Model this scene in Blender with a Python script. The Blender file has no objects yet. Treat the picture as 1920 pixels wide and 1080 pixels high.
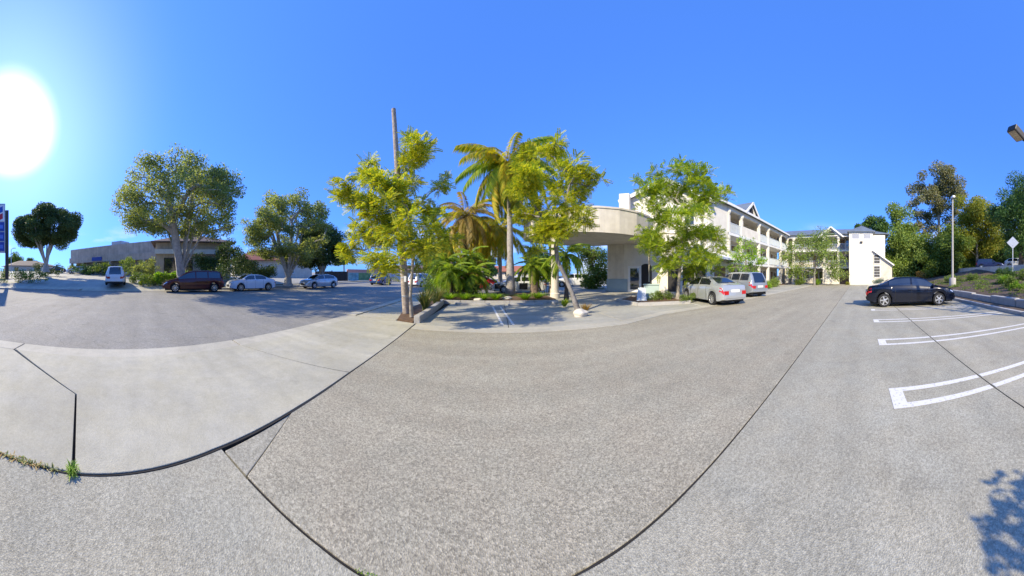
import bpy, bmesh, math, random
import numpy as np
from mathutils import Vector, Matrix

random.seed(7); RNG = np.random.default_rng(7)
sc = bpy.context.scene
C = sc.collection
R = math.radians

# ------------------------------------------------------------------ camera, sky, sun, exposure
EYE = 1.5                     # camera height
K = math.radians(0.133333)    # radians per photo pixel on the panorama cylinder
HZ = 516.0                    # horizon row of the photo
AX = 935.0                    # photo column that looks along world +Y
cd = bpy.data.cameras.new('camera'); cam = bpy.data.objects.new('camera', cd); C.objects.link(cam)
cam.location = (0, 0, EYE); cam.rotation_euler = (R(90), 0, -R((960 - AX) * 0.133333))
cd.type = 'PANO'; cd.panorama_type = 'CENTRAL_CYLINDRICAL'
cd.central_cylindrical_range_u_min = -R(128); cd.central_cylindrical_range_u_max = R(128)
cd.central_cylindrical_range_v_min = -(1080 - HZ) * K; cd.central_cylindrical_range_v_max = HZ * K
cd.central_cylindrical_radius = 1.0
cd.clip_start = 0.05; cd.clip_end = 3000
sc.camera = cam
sc.render.engine = 'CYCLES'
sc.view_settings.view_transform = 'Standard'; sc.view_settings.look = 'None'
sc.view_settings.gamma = 1; sc.view_settings.use_curve_mapping = False
sc.view_settings.exposure = 1.05
sc.cycles.max_bounces = 6; sc.cycles.diffuse_bounces = 3; sc.cycles.transmission_bounces = 4
sc.cycles.transparent_max_bounces = 6; sc.cycles.caustics_reflective = False; sc.cycles.caustics_refractive = False

SUN_AZ = R((22 - AX) * 0.133333)          # clockwise from +Y
SUN_EL = math.atan((HZ - 241) * K)
sun_dir = Vector((math.sin(SUN_AZ) * math.cos(SUN_EL), math.cos(SUN_AZ) * math.cos(SUN_EL), math.sin(SUN_EL)))
w = bpy.data.worlds.new('World'); sc.world = w; w.use_nodes = True
nt = w.node_tree; nt.nodes.clear()
def N(t, tree=None, **kw):
    n = (tree or nt).nodes.new(t)
    for k, v in kw.items(): setattr(n, k, v)
    return n
def L(a, b, tree=None): (tree or nt).links.new(a, b)
sky = N('ShaderNodeTexSky'); sky.sky_type = 'NISHITA'; sky.sun_disc = False
sky.sun_elevation = SUN_EL; sky.sun_rotation = SUN_AZ
sky.altitude = 60; sky.air_density = 1.0; sky.dust_density = 0.7; sky.ozone_density = 2.0
hs = N('ShaderNodeHueSaturation'); hs.inputs['Saturation'].default_value = 1.0; hs.inputs['Value'].default_value = 3.4
gam = N('ShaderNodeGamma'); gam.inputs[1].default_value = 0.5; L(sky.outputs[0], gam.inputs[0]); L(gam.outputs[0], hs.inputs['Color'])
tint = N('ShaderNodeMix', data_type='RGBA', blend_type='MULTIPLY'); tint.inputs[0].default_value = 1
tint.inputs[7].default_value = (0.106, 0.252, 0.645, 1); L(hs.outputs[0], tint.inputs[6])
tc = N('ShaderNodeTexCoord')
dot = N('ShaderNodeVectorMath', operation='DOT_PRODUCT'); L(tc.outputs['Generated'], dot.inputs[0]); dot.inputs[1].default_value = sun_dir
ac = N('ShaderNodeMath', operation='ARCCOSINE'); L(dot.outputs['Value'], ac.inputs[0])
core = N('ShaderNodeMapRange', interpolation_type='SMOOTHSTEP'); L(ac.outputs[0], core.inputs[0])   # blown-out aureole
core.inputs[1].default_value = R(4.2); core.inputs[2].default_value = R(11.0); core.inputs[3].default_value = 1.0; core.inputs[4].default_value = 0.0
hal = N('ShaderNodeMapRange', interpolation_type='SMOOTHERSTEP'); L(ac.outputs[0], hal.inputs[0])
hal.inputs[1].default_value = 0.0; hal.inputs[2].default_value = R(40); hal.inputs[3].default_value = 1.0; hal.inputs[4].default_value = 0.0
cm = N('ShaderNodeMath', operation='MULTIPLY'); L(core.outputs[0], cm.inputs[0]); cm.inputs[1].default_value = 4.0
hm = N('ShaderNodeMath', operation='MULTIPLY'); L(hal.outputs[0], hm.inputs[0]); hm.inputs[1].default_value = .6
sm = N('ShaderNodeMath', operation='ADD'); L(cm.outputs[0], sm.inputs[0]); L(hm.outputs[0], sm.inputs[1])
glow = N('ShaderNodeMix', data_type='RGBA', blend_type='ADD'); glow.inputs[0].default_value = 1
wm = N('ShaderNodeMix', data_type='RGBA', blend_type='MULTIPLY'); wm.inputs[0].default_value = 1; L(sm.outputs[0], wm.inputs[6]); wm.inputs[7].default_value = (1.25, 1.0, 0.72, 1)
L(tint.outputs[2], glow.inputs[6]); L(wm.outputs[2], glow.inputs[7])
# low broken cloud near the horizon
sep = N('ShaderNodeSeparateXYZ'); L(tc.outputs['Generated'], sep.inputs[0])
band = N('ShaderNodeMapRange', interpolation_type='SMOOTHSTEP'); L(sep.outputs['Z'], band.inputs[0])
band.inputs[1].default_value = 0.10; band.inputs[2].default_value = 0.24; band.inputs[3].default_value = 1; band.inputs[4].default_value = 0
mp = N('ShaderNodeMapping'); L(tc.outputs['Generated'], mp.inputs[0]); mp.inputs['Scale'].default_value = (2.2, 2.2, 7)
cn = N('ShaderNodeTexNoise'); L(mp.outputs[0], cn.inputs['Vector']); cn.inputs['Scale'].default_value = 1.7; cn.inputs['Detail'].default_value = 6
cr = N('ShaderNodeMapRange', interpolation_type='SMOOTHSTEP'); L(cn.outputs[0], cr.inputs[0]); cr.inputs[1].default_value = 0.52; cr.inputs[2].default_value = 0.68
cb = N('ShaderNodeMath', operation='MULTIPLY'); L(cr.outputs[0], cb.inputs[0]); L(band.outputs[0], cb.inputs[1])
cb2 = N('ShaderNodeMath', operation='MULTIPLY'); L(cb.outputs[0], cb2.inputs[0]); cb2.inputs[1].default_value = 0.75
cl = N('ShaderNodeMix', data_type='RGBA'); L(cb2.outputs[0], cl.inputs[0]); L(glow.outputs[2], cl.inputs[6]); cl.inputs[7].default_value = (3.6, 3.8, 4.1, 1)
bg = N('ShaderNodeBackground'); L(cl.outputs[2], bg.inputs[0]); bg.inputs[1].default_value = 0.15
out = N('ShaderNodeOutputWorld'); L(bg.outputs[0], out.inputs[0])

sl = bpy.data.lights.new('sun', 'SUN'); sl.energy = 3.3; sl.angle = R(0.53); sl.color = (1.0, 0.88, 0.65)
so = bpy.data.objects.new('sun', sl); C.objects.link(so)
so.rotation_euler = (-sun_dir).to_track_quat('-Z', 'Y').to_euler(); so.location = sun_dir * 60

# ------------------------------------------------------------------ helpers
def az(x): return R((x - AX) * 0.133333)
def P(x, r, z=0.0):                       # photo column + ground distance -> world point
    return Vector((r * math.sin(az(x)), r * math.cos(az(x)), z))
def W(x, y, r):                           # photo pixel + ground distance -> world point
    return Vector((r * math.sin(az(x)), r * math.cos(az(x)), EYE + (HZ - y) * K * r))

def tag(o, label=None, cat=None, group=None, kind=None):
    if label: o['label'] = label
    if cat: o['category'] = cat
    if group: o['group'] = group
    if kind: o['kind'] = kind
    return o
def empty(name, loc, rz=0.0, label=None, cat=None, group=None):
    o = bpy.data.objects.new(name, None); C.objects.link(o); o.location = loc; o.rotation_euler = (0, 0, rz)
    o.empty_display_size = 0.3
    return tag(o, label, cat, group)

class MB:
    def __init__(s): s.v = []; s.f = []
    def add(s, vs, fs):
        b = len(s.v); s.v += [tuple(p) for p in vs]; s.f += [tuple(i + b for i in f) for f in fs]; return s
    def box(s, x0, y0, z0, x1, y1, z1):
        return s.add([(x0,y0,z0),(x1,y0,z0),(x1,y1,z0),(x0,y1,z0),(x0,y0,z1),(x1,y0,z1),(x1,y1,z1),(x0,y1,z1)],
                     [(0,3,2,1),(4,5,6,7),(0,1,5,4),(1,2,6,5),(2,3,7,6),(3,0,4,7)])
    def bar(s, a, b, wd, h, up=(0,0,1)):   # rectangular bar from a to b
        a = Vector(a); b = Vector(b); d = (b - a).normalized(); u = Vector(up)
        sd = d.cross(u)
        if sd.length < 1e-4: sd = Vector((1,0,0))
        sd.normalize(); u = sd.cross(d); vs = []
        for p in (a, b):
            for i, j in ((-1,-1),(1,-1),(1,1),(-1,1)): vs.append(p + sd * wd/2 * i + u * h/2 * j)
        return s.add(vs, [(0,3,2,1),(4,5,6,7),(0,1,5,4),(1,2,6,5),(2,3,7,6),(3,0,4,7)])
    def prism(s, poly, z0, z1):
        n = len(poly)
        ar = sum(poly[i][0]*poly[(i+1)%n][1]-poly[(i+1)%n][0]*poly[i][1] for i in range(n))
        if ar < 0: poly = poly[::-1]
        f0 = z0 if callable(z0) else (lambda x, y: z0); f1 = z1 if callable(z1) else (lambda x, y: z1)
        vs = [(x, y, f0(x, y)) for x, y in poly] + [(x, y, f1(x, y)) for x, y in poly]
        fs = [tuple(range(n))[::-1], tuple(range(n, 2*n))] + [(i, (i+1)%n, n+(i+1)%n, n+i) for i in range(n)]
        return s.add(vs, fs)
    def vprism(s, poly, o, ax, nrm, t0, t1):  # polygon (u,z) drawn on a vertical plane through o along ax, extruded along nrm t0..t1
        o = Vector(o); ax = Vector(ax); nrm = Vector(nrm); n = len(poly)
        vs = [o + ax*u + Vector((0,0,z)) + nrm*t0 for u, z in poly] + [o + ax*u + Vector((0,0,z)) + nrm*t1 for u, z in poly]
        fs = [tuple(range(n))[::-1], tuple(range(n, 2*n))] + [(i, (i+1)%n, n+(i+1)%n, n+i) for i in range(n)]
        return s.add(vs, fs)
    def tube(s, pts, rad, n=8, caps=True):
        pts = [Vector(p) for p in pts]; m = len(pts)
        if not hasattr(rad, '__len__'): rad = [rad]*m
        vs = []; ref = None
        for i, p in enumerate(pts):
            d = (pts[min(i+1, m-1)] - pts[max(i-1, 0)])
            if d.length < 1e-6: d = Vector((0,0,1))
            d.normalize()
            if ref is None: ref = d.orthogonal().normalized()
            a = ref - d * ref.dot(d)
            if a.length < 1e-4: a = d.orthogonal()
            a.normalize(); ref = a; b = d.cross(a)
            for k in range(n):
                t = 2*math.pi*k/n; vs.append(p + (a*math.cos(t) + b*math.sin(t))*rad[i])
        fs = [(i*n+k, i*n+(k+1)%n, (i+1)*n+(k+1)%n, (i+1)*n+k) for i in range(m-1) for k in range(n)]
        if caps: fs += [tuple(range(n))[::-1], tuple(range((m-1)*n, m*n))]
        return s.add(vs, fs)
    def lathe(s, prof, n=20, o=(0,0,0), axis='z'):
        vs = []
        for r_, h in prof:
            for k in range(n):
                t = 2*math.pi*k/n
                if axis == 'z': vs.append((o[0]+r_*math.cos(t), o[1]+r_*math.sin(t), o[2]+h))
                else: vs.append((o[0]+r_*math.cos(t), o[1]+h, o[2]+r_*math.sin(t)))
        m = len(prof)
        fs = [(i*n+k, i*n+(k+1)%n, (i+1)*n+(k+1)%n, (i+1)*n+k) for i in range(m-1) for k in range(n)]
        fs += [tuple(range(n))[::-1], tuple(range((m-1)*n, m*n))]
        return s.add(vs, fs)
    def build(s, name, mat, parent=None, smooth=False, bevel=0, fixn=False, angle=None):
        me = bpy.data.meshes.new(name); me.from_pydata(s.v, [], s.f)
        if fixn or bevel:
            bm = bmesh.new(); bm.from_mesh(me)
            bmesh.ops.recalc_face_normals(bm, faces=bm.faces)
            if bevel: bmesh.ops.bevel(bm, geom=list(bm.edges), offset=bevel, segments=2, affect='EDGES', profile=0.6)
            bm.to_mesh(me); bm.free()
        me.update()
        if smooth:
            me.polygons.foreach_set('use_smooth', [True]*len(me.polygons))
            if angle:
                try: me.set_sharp_from_angle(angle=R(angle))
                except Exception: pass
        if mat: me.materials.append(mat)
        o = bpy.data.objects.new(name, me); C.objects.link(o)
        if parent: o.parent = parent
        return o
def linkcopy(o, parent):
    c = o.copy(); C.objects.link(c); c.parent = parent; return c
def copy_tree(o, parent=None):
    c = o.copy(); C.objects.link(c); c.parent = parent
    for ch in list(o.children): copy_tree(ch, c)
    return c

# ------------------------------------------------------------------ materials
def newmat(name):
    m = bpy.data.materials.new(name); m.use_nodes = True; t = m.node_tree
    return m, t, t.nodes['Principled BSDF']
def mat(name, col, rough=0.7, var=0.12, scale=3.0, metal=0.0, bump=0.0, bscale=40, spec=0.4, coat=0.0, stain=None, lo_=.28, hi_=.72, streak=0.0):
    m, t, b = newmat(name)
    b.inputs['Roughness'].default_value = rough; b.inputs['Metallic'].default_value = metal
    b.inputs['Specular IOR Level'].default_value = spec; b.inputs['Coat Weight'].default_value = coat
    tcn = N('ShaderNodeTexCoord', t); src = tcn.outputs['Object']
    nz = N('ShaderNodeTexNoise', t); nz.inputs['Scale'].default_value = scale; nz.inputs['Detail'].default_value = 6; nz.inputs['Roughness'].default_value = 0.65
    L(src, nz.inputs['Vector'], t)
    rp = N('ShaderNodeValToRGB', t); L(nz.outputs[0], rp.inputs[0], t)
    rp.color_ramp.elements[0].position = lo_; rp.color_ramp.elements[1].position = hi_
    st = stain or col
    rp.color_ramp.elements[0].color = (*[max(0, c*(1-var)) for c in st], 1); rp.color_ramp.elements[1].color = (*[min(1, c*(1+var)) for c in col], 1)
    if streak:
        mpn = N('ShaderNodeMapping', t); mpn.inputs['Scale'].default_value = (5, 5, .3); L(src, mpn.inputs[0], t)
        ns = N('ShaderNodeTexNoise', t); ns.inputs['Scale'].default_value = 1.0; ns.inputs['Detail'].default_value = 5; L(mpn.outputs[0], ns.inputs['Vector'], t)
        mr_ = N('ShaderNodeMapRange', t); L(ns.outputs[0], mr_.inputs[0], t); mr_.inputs[1].default_value = .42; mr_.inputs[2].default_value = .72; mr_.inputs[3].default_value = 1.0; mr_.inputs[4].default_value = 1-streak
        sv = N('ShaderNodeVectorMath', t, operation='SCALE'); L(rp.outputs[0], sv.inputs[0], t); L(mr_.outputs[0], sv.inputs['Scale'], t); L(sv.outputs[0], b.inputs['Base Color'], t)
    else: L(rp.outputs[0], b.inputs['Base Color'], t)
    if bump:
        n2 = N('ShaderNodeTexNoise', t); n2.inputs['Scale'].default_value = bscale; n2.inputs['Detail'].default_value = 4; L(src, n2.inputs['Vector'], t)
        bp = N('ShaderNodeBump', t); bp.inputs['Strength'].default_value = bump; bp.inputs['Distance'].default_value = 0.02
        L(n2.outputs[0], bp.inputs['Height'], t); L(bp.outputs[0], b.inputs['Normal'], t)
    return m
def aggregate(name, col, contrast=0.35, pebble=75, stain=0.16, tone=(1,1,1), crack=None):
    m, t, b = newmat(name); b.inputs['Roughness'].default_value = 0.85; b.inputs['Specular IOR Level'].default_value = 0.25
    src = N('ShaderNodeTexCoord', t).outputs['Object']
    def noise(sc_, det=4):
        n = N('ShaderNodeTexNoise', t); n.inputs['Scale'].default_value = sc_; n.inputs['Detail'].default_value = det; n.inputs['Roughness'].default_value = 0.6
        L(src, n.inputs['Vector'], t); return n.outputs[0]
    def mr(i, a, b_, c, d):
        n = N('ShaderNodeMapRange', t); L(i, n.inputs[0], t)
        for k, v in enumerate((a, b_, c, d)): n.inputs[k+1].default_value = v
        return n.outputs[0]
    def mul(a, b_):
        n = N('ShaderNodeMath', t, operation='MULTIPLY'); L(a, n.inputs[0], t); L(b_, n.inputs[1], t); return n.outputs[0]
    vo = N('ShaderNodeTexVoronoi', t); vo.inputs['Scale'].default_value = pebble; L(src, vo.inputs['Vector'], t)
    hue = N('ShaderNodeSeparateColor', t); L(vo.outputs['Color'], hue.inputs[0], t)
    v1 = mr(hue.outputs[0], 0, 1, 1-contrast, 1+contrast*0.9)
    v2 = mr(noise(pebble*0.33, 5), 0.3, 0.7, 1-contrast*0.8, 1+contrast*0.7)
    v3 = mr(noise(0.55, 6), 0.3, 0.7, 1-stain, 1+stain*0.8)
    v4 = mr(noise(5.5, 5), 0.3, 0.7, 0.93, 1.07)
    v5 = mul(mr(noise(1.7, 3), 0.63, 0.75, 1.0, 0.80), mr(noise(.9, 7), .60, .78, 1.0, .84))
    wv = N('ShaderNodeTexNoise', t); mpn = N('ShaderNodeMapping', t); mpn.inputs['Scale'].default_value = (.12, 1.9, 1); L(src, mpn.inputs[0], t); L(mpn.outputs[0], wv.inputs['Vector'], t); wv.inputs['Scale'].default_value = 1.0; wv.inputs['Detail'].default_value = 4
    v6 = mr(wv.outputs[0], .3, .7, .89, 1.07)
    vc = N('ShaderNodeTexVoronoi', t, feature='DISTANCE_TO_EDGE'); vc.inputs['Scale'].default_value = .33; wn = N('ShaderNodeTexNoise', t); wn.inputs['Scale'].default_value = 1.6; wn.inputs['Detail'].default_value = 6; L(src, wn.inputs['Vector'], t)
    wa = N('ShaderNodeMix', t, data_type='VECTOR'); wa.inputs[0].default_value = .22; L(src, wa.inputs[4], t); L(wn.outputs['Color'], wa.inputs[5], t); L(wa.outputs[1], vc.inputs['Vector'], t)
    v = mul(mul(mul(v1, v2), mul(v3, v4)), mul(v5, v6))
    if crack: v = mul(v, mr(vc.outputs['Distance'], 0.0, crack, .6, 1.0))
    base = N('ShaderNodeMix', t, data_type='RGBA'); L(mr(noise(2.0, 5), 0.35, 0.65, 0, 1), base.inputs[0], t)
    base.inputs[6].default_value = (*col, 1); base.inputs[7].default_value = (*[c*k for c, k in zip(col, tone)], 1)
    mx = N('ShaderNodeVectorMath', t, operation='SCALE'); L(base.outputs[2], mx.inputs[0], t); L(v, mx.inputs['Scale'], t)
    L(mx.outputs[0], b.inputs['Base Color'], t)
    bp = N('ShaderNodeBump', t); bp.inputs['Strength'].default_value = 0.35; bp.inputs['Distance'].default_value = 0.006
    L(vo.outputs['Distance'], bp.inputs['Height'], t); L(bp.outputs[0], b.inputs['Normal'], t)
    return m
def leafmat(name, cols, trans=0.4, rough=0.55, tcol=None):
    m = bpy.data.materials.new(name); m.use_nodes = True; t = m.node_tree; t.nodes.clear()
    g = N('ShaderNodeNewGeometry', t)
    rp = N('ShaderNodeValToRGB', t); L(g.outputs['Random Per Island'], rp.inputs[0], t)
    e = rp.color_ramp.elements
    while len(e) < len(cols): e.new(0.5)
    for i, c in enumerate(cols): e[i].position = i/(len(cols)-1); e[i].color = (*c, 1)
    src = N('ShaderNodeTexCoord', t).outputs['Object']
    nz = N('ShaderNodeTexNoise', t); nz.inputs['Scale'].default_value = 0.8; nz.inputs['Detail'].default_value = 3; L(src, nz.inputs['Vector'], t)
    mr = N('ShaderNodeMapRange', t); L(nz.outputs[0], mr.inputs[0], t); mr.inputs[1].default_value = .3; mr.inputs[2].default_value = .7; mr.inputs[3].default_value = .75; mr.inputs[4].default_value = 1.2
    sc_ = N('ShaderNodeVectorMath', t, operation='SCALE'); L(rp.outputs[0], sc_.inputs[0], t); L(mr.outputs[0], sc_.inputs['Scale'], t)
    b = N('ShaderNodeBsdfPrincipled', t); b.inputs['Roughness'].default_value = rough; b.inputs['Specular IOR Level'].default_value = 0.35
    L(sc_.outputs[0], b.inputs['Base Color'], t)
    tr = N('ShaderNodeBsdfTranslucent', t)
    mm = N('ShaderNodeMix', t, data_type='RGBA', blend_type='MULTIPLY'); mm.inputs[0].default_value = 1
    L(sc_.outputs[0], mm.inputs[6], t); mm.inputs[7].default_value = (*(tcol or (1.5, 1.45, 0.6)), 1); L(mm.outputs[2], tr.inputs[0], t)
    ms = N('ShaderNodeMixShader', t); ms.inputs[0].default_value = trans; L(b.outputs[0], ms.inputs[1], t); L(tr.outputs[0], ms.inputs[2], t)
    o = N('ShaderNodeOutputMaterial', t); L(ms.outputs[0], o.inputs[0], t)
    return m
def glassmat(name, col=(0.02, 0.025, 0.03), rough=0.04):
    m, t, b = newmat(name); b.inputs['Base Color'].default_value = (*col, 1); b.inputs['Roughness'].default_value = rough
    b.inputs['Specular IOR Level'].default_value = 1.0; b.inputs['IOR'].default_value = 1.65
    nz = N('ShaderNodeTexNoise', t); nz.inputs['Scale'].default_value = 2.5; L(N('ShaderNodeTexCoord', t).outputs['Object'], nz.inputs['Vector'], t)
    bp = N('ShaderNodeBump', t); bp.inputs['Strength'].default_value = 0.04; L(nz.outputs[0], bp.inputs['Height'], t); L(bp.outputs[0], b.inputs['Normal'], t)
    return m
def paint(name, col, metal=0.0, rough=0.22):
    m = mat(name, col, rough=rough, var=0.05, scale=1.5, metal=metal, spec=0.35, coat=0.6)
    return m

M = dict(
    soil=mat('soil', (0.12, 0.085, 0.055), .95, .35, 2.5, bump=.6, bscale=25),
    mulch=mat('mulch', (0.14, 0.085, 0.05), .95, .4, 9, bump=.8, bscale=35),
    earth=mat('earth', (0.17, 0.15, 0.10), .95, .3, .2, stain=(0.1, 0.11, 0.05)),
    asphalt=aggregate('asphalt', (0.27, 0.258, 0.225), .16, 55, .1, (1.05, 1.03, .98), .0012),
    drive=aggregate('drive_aggregate', (0.378, 0.336, 0.242), .33, 110, .08, (.98, 1.01, 1.03)),
    near=aggregate('near_aggregate', (0.382, 0.362, 0.28), .25, 120, .1, (1.02, .99, .95)),
    stall=aggregate('stall_aggregate', (0.388, 0.362, 0.28), .22, 110, .1, (1.03, 1.0, .94)),
    patch=aggregate('patch_aggregate', (0.36, 0.335, 0.255), .25, 90, .05),
    walk=aggregate('smooth_concrete', (0.45, 0.425, 0.335), .07, 110, .13, (1.03, 1.01, .94)),
    gutter=aggregate('gutter_concrete', (0.50, 0.46, 0.355), .07, 100, .12, (.95, .97, 1.0)),
    bay=aggregate('bay_concrete', (0.41, 0.385, 0.31), .1, 70, .16, (.93, .97, 1.02)),
    curb=mat('curb_concrete', (0.42, 0.40, 0.36), .85, .18, 4, bump=.2),
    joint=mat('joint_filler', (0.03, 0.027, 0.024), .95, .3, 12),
    white_line=mat('line_paint', (0.67, 0.65, 0.59), .75, .1, 22, stain=(0.54, 0.51, 0.44), lo_=.34, hi_=.46),
    stucco=mat('white_stucco', (0.78, 0.735, 0.63), .85, .05, 1.2, bump=.15, bscale=60, stain=(0.72, 0.67, 0.57), streak=.05),
    stucco2=mat('cream_stucco', (0.70, 0.645, 0.54), .88, .08, 1.0, bump=.15, bscale=60, stain=(0.60, 0.54, 0.44), streak=.09),
    tan=mat('tan_render', (0.64, 0.52, 0.40), .88, .12, 1.0, stain=(0.55, 0.43, 0.31), streak=.2),
    trim=mat('white_trim', (0.80, 0.79, 0.76), .6, .04, 2),
    blue_wall=mat('blue_wainscot', (0.28, 0.38, 0.44), .8, .08, 2),
    roof=mat('slate_roof', (0.13, 0.16, 0.20), .7, .22, 1.2, bump=.5, bscale=14),
    brown_roof=mat('brown_roof', (0.16, 0.11, 0.085), .85, .2, 2, bump=.4, bscale=10),
    red_roof=mat('red_roof', (0.36, 0.13, 0.075), .85, .25, 3, bump=.4, bscale=8),
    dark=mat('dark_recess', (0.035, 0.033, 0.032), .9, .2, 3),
    wood=mat('weathered_wood', (0.26, 0.17, 0.11), .85, .3, 6, bump=.4, bscale=30, stain=(0.16, 0.10, 0.06)),
    pole_wood=mat('pole_wood', (0.40, 0.34, 0.285), .9, .25, 8, bump=.5, bscale=20, stain=(0.25, 0.20, 0.16)),
    rail=mat('pale_rail', (0.55, 0.60, 0.63), .5, .04, 3),
    glass=glassmat('window_glass'), cglass=glassmat('car_glass', (0.012, 0.016, 0.02), .02),
    metal=mat('grey_metal', (0.42, 0.42, 0.42), .45, .08, 5, metal=.7),
    galv=mat('aluminium_sheet', (0.72, 0.73, 0.73), .5, .06, 5, metal=.25),
    darkmetal=mat('bronze_metal', (0.05, 0.045, 0.04), .45, .1, 5, metal=.3),
    rubber=mat('tyre_rubber', (0.02, 0.02, 0.021), .85, .2, 8),
    alloy=mat('alloy_rim', (0.62, 0.63, 0.64), .3, .05, 5, metal=.75),
    plastic=mat('black_plastic', (0.018, 0.018, 0.02), .6, .1, 5),
    tail=mat('tail_lamp', (0.45, 0.015, 0.015), .2, .1, 5, coat=.6),
    head=mat('head_lamp', (0.72, 0.74, 0.76), .12, .05, 5, metal=.3, coat=.6),
    plate=mat('number_plate', (0.72, 0.72, 0.70), .5, .05, 5),
    bark_pale=mat('pale_bark', (0.36, 0.32, 0.27), .9, .25, 6, bump=.5, bscale=25, stain=(0.25, 0.22, 0.18)),
    bark_ash=mat('ash_bark', (0.46, 0.43, 0.38), .9, .2, 5, bump=.4, bscale=20, stain=(0.33, 0.30, 0.26)),
    bark=mat('brown_bark', (0.20, 0.15, 0.11), .92, .3, 6, bump=.6, bscale=22, stain=(0.12, 0.09, 0.065)),
    bark_grey=mat('grey_bark', (0.27, 0.25, 0.23), .9, .25, 4, bump=.5, bscale=18, stain=(0.16, 0.145, 0.13)),
    palm_trunk=mat('palm_trunk', (0.38, 0.35, 0.31), .9, .22, 5, bump=.5, bscale=18, stain=(0.26, 0.23, 0.19)),
    palm_dark=mat('palm_dark_trunk', (0.10, 0.07, 0.05), .95, .4, 9, bump=.9, bscale=24),
    jac=leafmat('jacaranda_leaf', [(0.138, 0.218, 0.034), (0.299, 0.391, 0.037), (0.494, 0.494, 0.039), (0.632, 0.540, 0.041)], .5),
    jac_g=leafmat('jacaranda_leaf_green', [(0.112, 0.202, 0.031), (0.224, 0.347, 0.034), (0.370, 0.459, 0.036), (0.504, 0.493, 0.038)], .5),
    ficus=leafmat('ficus_leaf', [(0.14, 0.18, 0.08), (0.22, 0.27, 0.11), (0.30, 0.35, 0.13), (0.38, 0.40, 0.14)], .55),
    dense=leafmat('dense_leaf', [(0.037, 0.073, 0.025), (0.062, 0.114, 0.034), (0.103, 0.155, 0.041), (0.136, 0.176, 0.041)], .2),
    pine=leafmat('soft_green_leaf', [(0.110, 0.184, 0.037), (0.184, 0.276, 0.055), (0.258, 0.350, 0.074), (0.313, 0.368, 0.074)], .35),
    euca=leafmat('eucalyptus_leaf', [(0.149, 0.167, 0.075), (0.207, 0.218, 0.098), (0.265, 0.259, 0.127), (0.287, 0.253, 0.138)], .3),
    yellow=leafmat('yellow_leaf', [(0.16, 0.21, 0.03), (0.24, 0.28, 0.035), (0.32, 0.32, 0.04), (0.38, 0.33, 0.045)], .4),
    deep=leafmat('deep_green_leaf', [(0.041, 0.093, 0.025), (0.072, 0.155, 0.037), (0.114, 0.207, 0.046), (0.155, 0.248, 0.062)], .3),
    shrub=leafmat('shrub_leaf', [(0.075, 0.120, 0.030), (0.135, 0.210, 0.038), (0.195, 0.285, 0.045), (0.270, 0.330, 0.060)], .35),
    lime=leafmat('bright_leaf', [(0.120, 0.240, 0.022), (0.195, 0.375, 0.030), (0.285, 0.450, 0.037), (0.360, 0.465, 0.045)], .4),
    flax=leafmat('flax_leaf', [(0.109, 0.156, 0.040), (0.187, 0.234, 0.055), (0.281, 0.281, 0.078), (0.374, 0.312, 0.125)], .3),
    rust=leafmat('rust_leaf', [(0.25, 0.14, 0.03), (0.34, 0.20, 0.04), (0.40, 0.25, 0.06), (0.30, 0.22, 0.05)], .35),
    aloe=leafmat('blue_agave_leaf', [(0.12, 0.17, 0.14), (0.16, 0.22, 0.18), (0.2, 0.26, 0.2), (0.24, 0.28, 0.2)], .2),
    frond=leafmat('frond_leaf', [(0.209, 0.269, 0.022), (0.359, 0.374, 0.026), (0.538, 0.434, 0.030), (0.628, 0.434, 0.045)], .45),
    frond_g=leafmat('frond_green', [(0.121, 0.216, 0.020), (0.203, 0.311, 0.027), (0.284, 0.392, 0.030), (0.378, 0.405, 0.034)], .45),
    frond_b=leafmat('frond_bronze', [(0.252, 0.198, 0.054), (0.360, 0.252, 0.072), (0.432, 0.306, 0.090), (0.306, 0.306, 0.072)], .35),
)

# ------------------------------------------------------------------ the setting: ground, street, lot, pavement
def struct(o): o['kind'] = 'structure'; return o
TILT = -0.10
def SE(y): return -4.68 + TILT*y          # street edge (x) at a given y
def SV(x, y): return SE(y) - x            # distance beyond the street edge, to the west
ROADW = 14.6
def zfar(v):
    if v < ROADW: return 0.0115*v
    t = min(1, max(0, (v-ROADW)/5.0)); t = t*t*(3-2*t)
    return 0.168 + 0.50*t + 0.05*max(0, v-ROADW-4)*(1 if v < 60 else 0) + (0.05*41.4 if v >= 60 else 0)
struct(MB().add([(-900,-900,-.6),(900,-900,-.6),(900,900,-.6),(-900,900,-.6)], [(0,1,2,3)]).build('ground', M['earth']))

def strip(name, m, v0, v1, u0, u1, nv, nu, zoff=0.0, zf=zfar):
    b = MB(); vs = []; fs = []
    for i in range(nu+1):
        y = u0 + (u1-u0)*i/nu
        for j in range(nv+1):
            v = v0 + (v1-v0)*j/nv; vs.append((SE(y)-v, y, zf(v)+zoff))
    for i in range(nu):
        for j in range(nv):
            a = i*(nv+1)+j; fs.append((a, a+1, a+nv+2, a+nv+1)[::-1])
    return struct(b.add(vs, fs).build(name, m))
street = strip('street', M['asphalt'], 0.0, ROADW, -60, 160, 8, 20, -0.012)
st2 = strip('far_lot', M['bay'], ROADW+2.2, 120, -90, 200, 60, 20, 0.0)
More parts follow.
